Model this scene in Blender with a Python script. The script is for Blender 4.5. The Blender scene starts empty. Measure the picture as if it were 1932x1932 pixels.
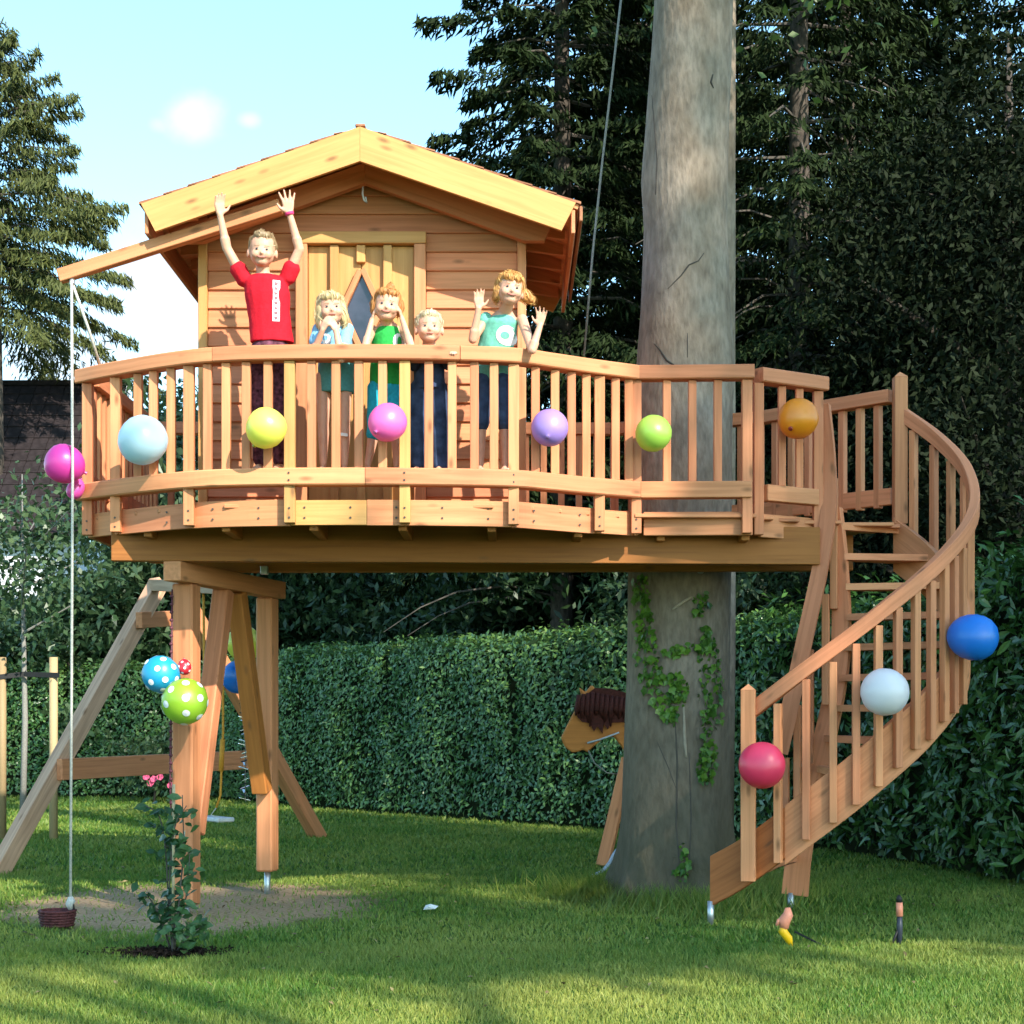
import bpy, bmesh, math, random
import numpy as np
from mathutils import Vector, Matrix, Quaternion, noise as mnoise
from mathutils.bvhtree import BVHTree

random.seed(7)
rng = np.random.default_rng(7)
scene = bpy.context.scene
COL = scene.collection
R = math.radians
CAM_H = 1.25
FOC = 3300.0      # focal length, measured in units of a 1932 wide picture

# ------------------------------------------------------------------ camera, sky, sun, exposure
cam_d = bpy.data.cameras.new('camera')
cam = bpy.data.objects.new('camera', cam_d)
COL.objects.link(cam)
cam.location = (0, 0, CAM_H)
cam.rotation_euler = (R(90), 0, 0)
cam_d.sensor_width = 36
cam_d.lens = 36 * FOC / 1932
cam_d.shift_y = (1350 - 966) / 1932
cam_d.clip_end = 2000
scene.camera = cam

SUN = Vector((0.36, -0.52, 0.425)).normalized()      # towards the sun
world = bpy.data.worlds.new('World')
scene.world = world
world.use_nodes = True
wn, wl = world.node_tree.nodes, world.node_tree.links
wn.clear()
w_out = wn.new('ShaderNodeOutputWorld')
w_bg = wn.new('ShaderNodeBackground')
w_sky = wn.new('ShaderNodeTexSky')
w_sky.sky_type = 'NISHITA'
w_sky.sun_disc = False
w_sky.sun_elevation = math.asin(SUN.z)
w_sky.sun_rotation = math.atan2(SUN.x, SUN.y)
w_sky.air_density = 1.0
w_sky.dust_density = 0.6
w_sky.ozone_density = 1.0
w_bg.inputs['Strength'].default_value = 0.15
w_tint = wn.new('ShaderNodeMix'); w_tint.data_type = 'RGBA'; w_tint.blend_type = 'MULTIPLY'
w_tint.inputs[0].default_value = 1.0
w_tint.inputs[7].default_value = (0.70, 0.92, 0.90, 1)
wl.new(w_sky.outputs[0], w_tint.inputs[6])
w_tc = wn.new('ShaderNodeTexCoord')
w_noise = wn.new('ShaderNodeTexNoise'); w_noise.inputs['Scale'].default_value = 42; w_noise.inputs['Detail'].default_value = 6
w_noise.inputs['Roughness'].default_value = 0.55
wl.new(w_tc.outputs['Generated'], w_noise.inputs['Vector'])
prev = w_tint.outputs[2]
def sky_dir(px, py):
    return Vector(((px - 966) / FOC, 1, (1350 - py) / FOC)).normalized()
def add_cloud(prev, d, stretch, rad, soft, amount):
    v = wn.new('ShaderNodeVectorMath'); v.operation = 'SUBTRACT'; v.inputs[1].default_value = d
    wl.new(w_tc.outputs['Generated'], v.inputs[0])
    s = wn.new('ShaderNodeVectorMath'); s.operation = 'MULTIPLY'; s.inputs[1].default_value = stretch
    wl.new(v.outputs[0], s.inputs[0])
    ln = wn.new('ShaderNodeVectorMath'); ln.operation = 'LENGTH'
    wl.new(s.outputs[0], ln.inputs[0])
    nz = wn.new('ShaderNodeMath'); nz.operation = 'MULTIPLY_ADD'
    nz.inputs[1].default_value = rad * 1.5; nz.inputs[2].default_value = -rad * 0.75
    wl.new(w_noise.outputs['Fac'], nz.inputs[0])
    ad = wn.new('ShaderNodeMath'); ad.operation = 'ADD'
    wl.new(ln.outputs['Value'], ad.inputs[0]); wl.new(nz.outputs[0], ad.inputs[1])
    mr = wn.new('ShaderNodeMapRange'); mr.interpolation_type = 'SMOOTHSTEP'
    mr.inputs['From Min'].default_value = rad * (1 + soft); mr.inputs['From Max'].default_value = rad * (1 - soft)
    mr.inputs['To Max'].default_value = amount
    wl.new(ad.outputs[0], mr.inputs['Value'])
    mx = wn.new('ShaderNodeMix'); mx.data_type = 'RGBA'
    mx.inputs[7].default_value = CLOUD
    wl.new(mr.outputs[0], mx.inputs[0]); wl.new(prev, mx.inputs[6])
    return mx.outputs[2]
CLOUD = (2.15, 2.1, 2.15, 1)
prev = add_cloud(prev, sky_dir(362, 222), (1, 1, 1.15), 0.0118, 0.75, 1.0)
prev = add_cloud(prev, sky_dir(470, 227), (1, 1, 1.5), 0.0042, 0.95, 0.8)
prev = add_cloud(prev, sky_dir(298, 236), (1, 1, 1.3), 0.0036, 0.95, 0.5)
prev = add_cloud(prev, sky_dir(310, 545), (1, 1, 0.9), 0.030, 0.7, 0.9)
prev = add_cloud(prev, sky_dir(120, 690), (0.8, 1, 1.4), 0.03, 0.7, 0.7)
prev = add_cloud(prev, sky_dir(-900, 300), (0.6, 0.6, 1.2), 0.09, 0.7, 0.9)
prev = add_cloud(prev, sky_dir(3300, 500), (0.6, 0.6, 1.2), 0.12, 0.7, 0.9)
wl.new(prev, w_bg.inputs['Color'])
wl.new(w_bg.outputs[0], w_out.inputs[0])

sun_d = bpy.data.lights.new('sun', 'SUN')
sun_d.energy = 2.9
sun_d.angle = R(0.53)
sun_d.color = (1.0, 0.93, 0.80)
sun = bpy.data.objects.new('sun', sun_d)
COL.objects.link(sun)
sun.rotation_euler = SUN.to_track_quat('Z', 'Y').to_euler()
sun.location = SUN * 40

scene.view_settings.view_transform = 'Standard'
scene.view_settings.look = 'None'
scene.view_settings.gamma = 1
scene.view_settings.use_curve_mapping = False
scene.view_settings.exposure = 1.72

# ------------------------------------------------------------------ helpers
WM = {}
def P(px, py, D):
    """point that is seen at (px, py) of a 1932 px picture when it stands D metres away"""
    return Vector(((px - 966) / FOC * D, D, CAM_H + (1350 - py) / FOC * D))
def link(o, M=None, parent=None):
    COL.objects.link(o)
    M = M or Matrix.Identity(4)
    WM[o.name] = M
    if parent is not None:
        o.parent = parent
        o.matrix_basis = WM[parent.name].inverted() @ M
    else:
        o.matrix_basis = M
    return o
def tag(o, label=None, cat=None, group=None, kind=None):
    if label: o['label'] = label
    if cat: o['category'] = cat
    if group: o['group'] = group
    if kind: o['kind'] = kind
    return o
def thing(name, loc, label, cat, group=None):
    o = bpy.data.objects.new(name, None)
    o.empty_display_size = 0.2
    link(o, Matrix.Translation(Vector(loc)))
    return tag(o, label, cat, group)
def mesh_obj(name, me, mat, M=None, parent=None, smooth=False):
    o = bpy.data.objects.new(name, me)
    if mat and not me.materials: me.materials.append(mat)
    if smooth: me.polygons.foreach_set('use_smooth', [True] * len(me.polygons))
    return link(o, M, parent)
def raw_mesh(name, V, F, gr=None):
    me = bpy.data.meshes.new(name)
    me.from_pydata([tuple(v) for v in V], [], F)
    if gr is not None:
        a = me.attributes.new('gr', 'FLOAT_VECTOR', 'POINT')
        a.data.foreach_set('vector', np.array([tuple(g) for g in gr], dtype=np.float32).ravel())
    me.update()
    return me
def fix_normals(me):
    bm = bmesh.new(); bm.from_mesh(me)
    bmesh.ops.recalc_face_normals(bm, faces=bm.faces)
    bm.to_mesh(me); bm.free()
_box = {}
def box_mesh(L, w, h, c, mat):
    key = (round(L, 3), round(w, 3), round(h, 3), round(c, 4), mat.name)
    if key in _box: return _box[key]
    V = []; idx = {}
    hs = (L / 2, w / 2, h / 2)
    for ax in range(3):
        for sx in (-1, 1):
            for sy in (-1, 1):
                for sz in (-1, 1):
                    s = (sx, sy, sz)
                    v = [s[i] * (hs[i] - (0 if i == ax else c)) for i in range(3)]
                    idx[(ax, s)] = len(V); V.append(v)
    F = []
    for ax in range(3):
        b, d = [i for i in range(3) if i != ax]
        for sg in (-1, 1):
            q = []
            for (u, v) in ((-1, -1), (1, -1), (1, 1), (-1, 1)):
                s = [0, 0, 0]; s[ax] = sg; s[b] = u; s[d] = v
                q.append(idx[(ax, tuple(s))])
            F.append(q)
    for ax in range(3):
        b, d = [i for i in range(3) if i != ax]
        for u in (-1, 1):
            for v in (-1, 1):
                s0 = [0, 0, 0]; s0[b] = u; s0[d] = v
                s1 = list(s0); s0[ax] = -1; s1[ax] = 1
                F.append([idx[(b, tuple(s0))], idx[(b, tuple(s1))], idx[(d, tuple(s1))], idx[(d, tuple(s0))]])
    for sx in (-1, 1):
        for sy in (-1, 1):
            for sz in (-1, 1):
                F.append([idx[(a, (sx, sy, sz))] for a in range(3)])
    me = raw_mesh('board', V, F, V)
    fix_normals(me)
    me.materials.append(mat)
    _box[key] = me
    return me
def frame(p0, p1, up):
    x = (p1 - p0).normalized()
    up = Vector(up)
    y = up.cross(x)
    if y.length < 1e-4: y = Vector((0, 1, 0)).cross(x)
    y.normalize()
    z = x.cross(y)
    M = Matrix((x, y, z)).transposed().to_4x4()
    M.translation = (p0 + p1) / 2
    return M
def board(name, p0, p1, w, h, parent, mat, up=(0, 0, 1), c=0.004):
    """w = across (horizontal), h = along 'up'"""
    p0, p1 = Vector(p0), Vector(p1)
    me = box_mesh((p1 - p0).length, w, h, min(c, w / 4, h / 4), mat)
    return mesh_obj(name, me, mat, frame(p0, p1, up), parent)
def smooth_line(pts, n):
    """Catmull-Rom through points, n samples for each span"""
    pts = [Vector(p) for p in pts]
    out = []
    for i in range(len(pts) - 1):
        p0 = pts[i - 1] if i else pts[0] * 2 - pts[1]
        p1, p2 = pts[i], pts[i + 1]
        p3 = pts[i + 2] if i + 2 < len(pts) else pts[-1] * 2 - pts[-2]
        for k in range(n):
            t = k / n
            out.append(0.5 * (2 * p1 + (p2 - p0) * t + (2 * p0 - 5 * p1 + 4 * p2 - p3) * t * t + (3 * p1 - p0 - 3 * p2 + p3) * t ** 3))
    out.append(pts[-1].copy())
    return out
def offset_line(pts, d):
    out = []
    for i, p in enumerate(pts):
        a = pts[max(i - 1, 0)]; b = pts[min(i + 1, len(pts) - 1)]
        t = Vector((b.x - a.x, b.y - a.y, 0)).normalized()
        out.append(p + Vector((-t.y, t.x, 0)) * d)
    return out
def sweep(name, pts, w, h, parent, mat, twist=None):
    """a bent board: rectangle w (horizontal) by h (vertical) carried along pts"""
    pts = [Vector(p) for p in pts]
    o = pts[0].copy()
    V = []; F = []; G = []; s = 0; c = min(w, h) * 0.08
    prof = [(-w/2 + c, -h/2), (w/2 - c, -h/2), (w/2, -h/2 + c), (w/2, h/2 - c), (w/2 - c, h/2), (-w/2 + c, h/2), (-w/2, h/2 - c), (-w/2, -h/2 + c)]
    n = len(prof)
    for i, p in enumerate(pts):
        a = pts[max(i - 1, 0)]; b = pts[min(i + 1, len(pts) - 1)]
        t = Vector((b.x - a.x, b.y - a.y, 0))
        t = t.normalized() if t.length > 1e-5 else Vector((1, 0, 0))
        nn = Vector((-t.y, t.x, 0))
        if i: s += (p - pts[i - 1]).length
        for (u, v) in prof:
            V.append(p - o + nn * u + Vector((0, 0, v))); G.append((s, u, v))
        if i:
            k = (i - 1) * n
            for j in range(n):
                F.append([k + j, k + (j + 1) % n, k + n + (j + 1) % n, k + n + j])
    F.append(list(range(n))[::-1]); F.append(list(range(len(V) - n, len(V))))
    me = raw_mesh(name, V, F, G); fix_normals(me)
    return mesh_obj(name, me, mat, Matrix.Translation(o), parent)
def prism(name, poly, y0, y1, parent, mat, gdir=None):
    """poly in X,Z pushed from y0 to y1"""
    n = len(poly)
    o = Vector((poly[0][0], y0, poly[0][1]))
    V = [Vector((x, y0, z)) - o for x, z in poly] + [Vector((x, y1, z)) - o for x, z in poly]
    F = [list(range(n)), list(range(2 * n - 1, n - 1, -1))] + [[i, i + n, (i + 1) % n + n, (i + 1) % n] for i in range(n)]
    g = Vector(gdir or (1, 0, 0)).normalized()
    q = g.cross(Vector((0, 1, 0)))
    G = [(v.dot(g), v.y, v.dot(q)) for v in V]
    me = raw_mesh(name, V, F, G); fix_normals(me)
    return mesh_obj(name, me, mat, Matrix.Translation(o), parent)
def tube_geo(pts, rad, seg=8, V=None, F=None, cap=True):
    V = [] if V is None else V; F = [] if F is None else F
    pts = [Vector(p) for p in pts]
    rad = rad if hasattr(rad, '__len__') else [rad] * len(pts)
    base = len(V); ref = None
    for i, p in enumerate(pts):
        t = (pts[min(i + 1, len(pts) - 1)] - pts[max(i - 1, 0)]).normalized()
        if ref is None:
            ref = t.cross(Vector((0, 0, 1)))
            if ref.length < 0.1: ref = t.cross(Vector((1, 0, 0)))
        ref = (ref - t * ref.dot(t)).normalized()
        b = t.cross(ref)
        for j in range(seg):
            a = 2 * math.pi * j / seg
            V.append(p + (ref * math.cos(a) + b * math.sin(a)) * rad[i])
        if i:
            k = base + (i - 1) * seg
            for j in range(seg):
                F.append([k + j, k + (j + 1) % seg, k + seg + (j + 1) % seg, k + seg + j])
    if cap:
        F.append([base + j for j in range(seg)][::-1]); F.append([len(V) - seg + j for j in range(seg)])
    return V, F
def tube(name, pts, rad, parent, mat, seg=8):
    pts = [Vector(p) for p in pts]; o = pts[0].copy()
    V, F = tube_geo([p - o for p in pts], rad, seg)
    me = raw_mesh(name, V, F); fix_normals(me)
    return mesh_obj(name, me, mat, Matrix.Translation(o), parent, smooth=True)
def lathe(name, prof, M, parent, mat, seg=24, noise=0):
    V = []; F = []
    for i, (r, z) in enumerate(prof):
        for j in range(seg):
            a = 2 * math.pi * j / seg
            V.append((r * math.cos(a), r * math.sin(a), z))
        if i:
            k = (i - 1) * seg
            for j in range(seg):
                F.append([k + j, k + (j + 1) % seg, k + seg + (j + 1) % seg, k + seg + j])
    F.append(list(range(seg))[::-1]); F.append([len(V) - seg + j for j in range(seg)])
    me = raw_mesh(name, V, F); fix_normals(me)
    return mesh_obj(name, me, mat, M, parent, smooth=True)
def np_mesh(name, Q, k=4, val=None):
    """Q: n x k x 3 array of separate polygons; val: one float for each polygon, kept on its points"""
    n = len(Q)
    me = bpy.data.meshes.new(name)
    me.vertices.add(n * k); me.vertices.foreach_set('co', Q.astype(np.float32).ravel())
    me.loops.add(n * k); me.loops.foreach_set('vertex_index', np.arange(n * k, dtype=np.int32))
    me.polygons.add(n)
    me.polygons.foreach_set('loop_start', np.arange(0, n * k, k, dtype=np.int32))
    me.polygons.foreach_set('loop_total', np.full(n, k, dtype=np.int32))
    if val is not None:
        a = me.attributes.new('lv', 'FLOAT', 'POINT')
        a.data.foreach_set('value', np.repeat(val, k).astype(np.float32))
    me.update()
    return me
def unit(a):
    return a / np.maximum(np.linalg.norm(a, axis=-1, keepdims=True), 1e-9)
def rand_unit(n):
    return unit(rng.normal(size=(n, 3)))
def leaves(c, d, nrm, L, W):
    """rhombic leaves at c pointing along d, face turned to nrm"""
    d = unit(d); s = unit(np.cross(nrm, d)); n2 = np.cross(d, s)
    L = np.broadcast_to(np.asarray(L, float), (len(c),))[:, None]; W = np.broadcast_to(np.asarray(W, float), (len(c),))[:, None]
    b = c - d * L * 0.5; t = c + d * L * 0.5 - n2 * L * 0.12
    m = c - d * L * 0.06 + n2 * L * 0.04
    return np.stack([b, m + s * W * 0.5, t, m - s * W * 0.5], axis=1)

# ------------------------------------------------------------------ materials
def new_mat(name, rough=0.6, spec=0.3):
    m = bpy.data.materials.new(name); m.use_nodes = True
    b = m.node_tree.nodes['Principled BSDF']
    b.inputs['Roughness'].default_value = rough
    b.inputs['Specular IOR Level'].default_value = spec
    return m, m.node_tree.nodes, m.node_tree.links, b
def plain(name, col, rough=0.6, spec=0.3, var=0.12, scale=20, metal=0, bump=0):
    m, n, l, b = new_mat(name, rough, spec)
    tc = n.new('ShaderNodeTexCoord'); nz = n.new('ShaderNodeTexNoise'); nz.inputs['Scale'].default_value = scale
    nz.inputs['Detail'].default_value = 4
    l.new(tc.outputs['Object'], nz.inputs['Vector'])
    r = n.new('ShaderNodeValToRGB')
    r.color_ramp.elements[0].position = 0.3; r.color_ramp.elements[1].position = 0.7
    r.color_ramp.elements[0].color = [c * (1 - var) for c in col] + [1]
    r.color_ramp.elements[1].color = [min(c * (1 + var), 1) for c in col] + [1]
    l.new(nz.outputs['Fac'], r.inputs[0]); l.new(r.outputs[0], b.inputs['Base Color'])
    b.inputs['Metallic'].default_value = metal
    if bump:
        bp = n.new('ShaderNodeBump'); bp.inputs['Strength'].default_value = bump; bp.inputs['Distance'].default_value = 0.01
        l.new(nz.outputs['Fac'], bp.inputs['Height']); l.new(bp.outputs[0], b.inputs['Normal'])
    return m
def wood(name, ca, cb, dark=0.62, rough=0.62):
    """grain runs along the first axis of the 'gr' attribute; each board draws its own tone"""
    m, n, l, b = new_mat(name, rough, 0.25)
    at = n.new('ShaderNodeAttribute'); at.attribute_name = 'gr'
    oi = n.new('ShaderNodeObjectInfo')
    mul = n.new('ShaderNodeMath'); mul.operation = 'MULTIPLY'; mul.inputs[1].default_value = 37.0
    l.new(oi.outputs['Random'], mul.inputs[0])
    add = n.new('ShaderNodeVectorMath'); add.operation = 'ADD'
    l.new(at.outputs['Vector'], add.inputs[0]); l.new(mul.outputs[0], add.inputs[1])
    mp = n.new('ShaderNodeMapping'); mp.inputs['Scale'].default_value = (1.6, 34, 34)
    l.new(add.outputs[0], mp.inputs['Vector'])
    g = n.new('ShaderNodeTexNoise'); g.inputs['Scale'].default_value = 1.0; g.inputs['Detail'].default_value = 5; g.inputs['Distortion'].default_value = 0.6
    l.new(mp.outputs[0], g.inputs['Vector'])
    mp2 = n.new('ShaderNodeMapping'); mp2.inputs['Scale'].default_value = (0.9, 7, 7)
    l.new(add.outputs[0], mp2.inputs['Vector'])
    g2 = n.new('ShaderNodeTexNoise'); g2.inputs['Scale'].default_value = 1.0; g2.inputs['Detail'].default_value = 3
    l.new(mp2.outputs[0], g2.inputs['Vector'])
    mixc = n.new('ShaderNodeMix'); mixc.data_type = 'RGBA'
    mixc.inputs[6].default_value = (*ca, 1); mixc.inputs[7].default_value = (*cb, 1)
    mr = n.new('ShaderNodeMath'); mr.operation = 'MULTIPLY_ADD'; mr.inputs[1].default_value = 0.55
    l.new(g2.outputs['Fac'], mr.inputs[0])
    fr = n.new('ShaderNodeMath'); fr.operation = 'MULTIPLY'; fr.inputs[1].default_value = 0.45
    l.new(oi.outputs['Random'], fr.inputs[0]); l.new(fr.outputs[0], mr.inputs[2])
    l.new(mr.outputs[0], mixc.inputs[0])
    ramp = n.new('ShaderNodeValToRGB')
    ramp.color_ramp.elements[0].position = 0.32; ramp.color_ramp.elements[1].position = 0.62
    ramp.color_ramp.elements[0].color = (dark, dark * 0.93, dark * 0.86, 1); ramp.color_ramp.elements[1].color = (1.05, 1.05, 1.05, 1)
    l.new(g.outputs['Fac'], ramp.inputs[0])
    mm = n.new('ShaderNodeMix'); mm.data_type = 'RGBA'; mm.blend_type = 'MULTIPLY'; mm.inputs[0].default_value = 0.8
    l.new(mixc.outputs[2], mm.inputs[6]); l.new(ramp.outputs[0], mm.inputs[7])
    fr2 = n.new('ShaderNodeMath'); fr2.operation = 'MULTIPLY'; fr2.inputs[1].default_value = 7.31; l.new(oi.outputs['Random'], fr2.inputs[0])
    fr3 = n.new('ShaderNodeMath'); fr3.operation = 'FRACT'; l.new(fr2.outputs[0], fr3.inputs[0])
    vr = n.new('ShaderNodeMapRange'); vr.inputs['To Min'].default_value = 0.80; vr.inputs['To Max'].default_value = 1.10; l.new(fr3.outputs[0], vr.inputs['Value'])
    hs = n.new('ShaderNodeHueSaturation'); l.new(vr.outputs[0], hs.inputs['Value']); l.new(mm.outputs[2], hs.inputs['Color'])
    # knots
    mp3 = n.new('ShaderNodeMapping'); mp3.inputs['Scale'].default_value = (3.2, 9, 9)
    l.new(add.outputs[0], mp3.inputs['Vector'])
    vo = n.new('ShaderNodeTexVoronoi'); vo.inputs['Scale'].default_value = 1.0
    l.new(mp3.outputs[0], vo.inputs['Vector'])
    kr = n.new('ShaderNodeMapRange'); kr.inputs['From Min'].default_value = 0.17; kr.inputs['From Max'].default_value = 0.05
    l.new(vo.outputs['Distance'], kr.inputs['Value'])
    km = n.new('ShaderNodeMix'); km.data_type = 'RGBA'; km.inputs[7].default_value = (0.16, 0.07, 0.03, 1)
    kf = n.new('ShaderNodeMath'); kf.operation = 'MULTIPLY'; kf.inputs[1].default_value = 0.75
    l.new(kr.outputs[0], kf.inputs[0])
    l.new(kf.outputs[0], km.inputs[0]); l.new(hs.outputs[0], km.inputs[6])
    l.new(km.outputs[2], b.inputs['Base Color'])
    bp = n.new('ShaderNodeBump'); bp.inputs['Strength'].default_value = 0.25; bp.inputs['Distance'].default_value = 0.004
    l.new(g.outputs['Fac'], bp.inputs['Height']); l.new(bp.outputs[0], b.inputs['Normal'])
    return m
def leaf_mat(name, c0, c1, trans=0.25, rough=0.45, spec=0.35):
    m, n, l, b = new_mat(name, rough, spec)
    at = n.new('ShaderNodeAttribute'); at.attribute_name = 'lv'
    r = n.new('ShaderNodeValToRGB')
    r.color_ramp.elements[0].color = (*c0, 1); r.color_ramp.elements[1].color = (*c1, 1)
    l.new(at.outputs['Fac'], r.inputs[0]); l.new(r.outputs[0], b.inputs['Base Color'])
    tr = n.new('ShaderNodeBsdfTranslucent')
    l.new(r.outputs[0], tr.inputs['Color'])
    mx = n.new('ShaderNodeMixShader'); mx.inputs[0].default_value = trans
    l.new(b.outputs[0], mx.inputs[1]); l.new(tr.outputs[0], mx.inputs[2])
    l.new(mx.outputs[0], n['Material Output'].inputs['Surface'])
    return m
M_wood = wood('larch_wood', (0.61, 0.230, 0.105), (0.66, 0.285, 0.135), dark=0.76)
M_pink = wood('rosy_larch_wood', (0.60, 0.212, 0.105), (0.65, 0.255, 0.122), dark=0.76)
M_pale = wood('pale_spruce_wood', (0.55, 0.275, 0.095), (0.59, 0.315, 0.115), dark=0.85)
M_beam = wood('beam_wood', (0.34, 0.118, 0.026), (0.41, 0.155, 0.038), dark=0.74)
M_grey = wood('weathered_wood', (0.50, 0.285, 0.18), (0.55, 0.34, 0.22))
M_stake = wood('stake_wood', (0.36, 0.26, 0.14), (0.42, 0.30, 0.16))
M_shingle = wood('cedar_shingle', (0.30, 0.12, 0.065), (0.38, 0.17, 0.09))
M_steel = plain('galvanised_steel', (0.5, 0.52, 0.54), 0.4, 0.5, metal=0.8)
M_glass = plain('dark_window_glass', (0.03, 0.03, 0.045), 0.12, 0.6, var=0.5, scale=8)
M_rope = plain('white_rope', (0.48, 0.46, 0.42), 0.8, scale=90, var=0.2)
M_cable = plain('grey_cord', (0.22, 0.21, 0.19), 0.8, scale=90, var=0.2)

# ------------------------------------------------------------------ ground
def ground_material():
    m, n, l, b = new_mat('lawn_soil', 0.95, 0.1)
    ge = n.new('ShaderNodeNewGeometry')
    sep = n.new('ShaderNodeSeparateXYZ'); l.new(ge.outputs['Position'], sep.inputs[0])
    n1 = n.new('ShaderNodeTexNoise'); n1.inputs['Scale'].default_value = 1.3; n1.inputs['Detail'].default_value = 6
    n2 = n.new('ShaderNodeTexNoise'); n2.inputs['Scale'].default_value = 38; n2.inputs['Detail'].default_value = 4
    l.new(ge.outputs['Position'], n1.inputs['Vector']); l.new(ge.outputs['Position'], n2.inputs['Vector'])
    g = n.new('ShaderNodeValToRGB')
    g.color_ramp.elements[0].position = 0.3; g.color_ramp.elements[0].color = (0.024, 0.075, 0.010, 1)
    g.color_ramp.elements[1].position = 0.7; g.color_ramp.elements[1].color = (0.075, 0.140, 0.022, 1)
    l.new(n1.outputs['Fac'], g.inputs[0])
    gg = n.new('ShaderNodeMix'); gg.data_type = 'RGBA'; gg.blend_type = 'MULTIPLY'; gg.inputs[0].default_value = 0.7
    rr = n.new('ShaderNodeValToRGB'); rr.color_ramp.elements[0].position = 0.25; rr.color_ramp.elements[0].color = (0.45, 0.45, 0.45, 1)
    rr.color_ramp.elements[1].position = 0.75; rr.color_ramp.elements[1].color = (1.2, 1.2, 1.2, 1)
    l.new(n2.outputs['Fac'], rr.inputs[0]); l.new(g.outputs[0], gg.inputs[6]); l.new(rr.outputs[0], gg.inputs[7])
    d = n.new('ShaderNodeValToRGB')
    d.color_ramp.elements[0].position = 0.3; d.color_ramp.elements[0].color = (0.25, 0.155, 0.085, 1)
    d.color_ramp.elements[1].position = 0.7; d.color_ramp.elements[1].color = (0.50, 0.345, 0.21, 1)
    l.new(n2.outputs['Fac'], d.inputs[0])
    def bare(cx, cy, rx, ry):
        a = n.new('ShaderNodeMath'); a.operation = 'MULTIPLY_ADD'; a.inputs[1].default_value = 1 / rx; a.inputs[2].default_value = -cx / rx
        c = n.new('ShaderNodeMath'); c.operation = 'MULTIPLY_ADD'; c.inputs[1].default_value = 1 / ry; c.inputs[2].default_value = -cy / ry
        l.new(sep.outputs[0], a.inputs[0]); l.new(sep.outputs[1], c.inputs[0])
        cb = n.new('ShaderNodeCombineXYZ'); l.new(a.outputs[0], cb.inputs[0]); l.new(c.outputs[0], cb.inputs[1])
        ln = n.new('ShaderNodeVectorMath'); ln.operation = 'LENGTH'; l.new(cb.outputs[0], ln.inputs[0])
        ad = n.new('ShaderNodeMath'); ad.operation = 'MULTIPLY_ADD'; ad.inputs[1].default_value = 0.9
        l.new(n1.outputs['Fac'], ad.inputs[0]); l.new(ln.outputs['Value'], ad.inputs[2])
        mr = n.new('ShaderNodeMapRange'); mr.interpolation_type = 'SMOOTHSTEP'
        mr.inputs['From Min'].default_value = 1.6; mr.inputs['From Max'].default_value = 1.15
        l.new(ad.outputs[0], mr.inputs['Value'])
        return mr.outputs[0]
    m1 = n.new('ShaderNodeMix'); m1.data_type = 'RGBA'
    l.new(bare(*BARE[0]), m1.inputs[0]); l.new(gg.outputs[2], m1.inputs[6]); l.new(d.outputs[0], m1.inputs[7])
    m2 = n.new('ShaderNodeMix'); m2.data_type = 'RGBA'; m2.inputs[7].default_value = (0.055, 0.042, 0.028, 1)
    l.new(bare(*BARE[1]), m2.inputs[0]); l.new(m1.outputs[2], m2.inputs[6])
    l.new(m2.outputs[2], b.inputs['Base Color'])
    bp = n.new('ShaderNodeBump'); bp.inputs['Strength'].default_value = 0.7; bp.inputs['Distance'].default_value = 0.03
    l.new(n2.outputs['Fac'], bp.inputs['Height']); l.new(bp.outputs[0], b.inputs['Normal'])
    return m
BARE = [(-2.1, 11.5, 1.3, 1.6), (1.25, 12.0, 0.85, 0.65), (-1.80, 9.13, 0.27, 0.22)]
def ground_z(x, y):
    return 0.0
V = [(-400, -120, 0), (400, -120, 0), (400, 900, 0), (-400, 900, 0)]
ground = mesh_obj('lawn_ground', raw_mesh('lawn_ground', V, [[0, 1, 2, 3]]), ground_material())
tag(ground, kind='structure')

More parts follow.
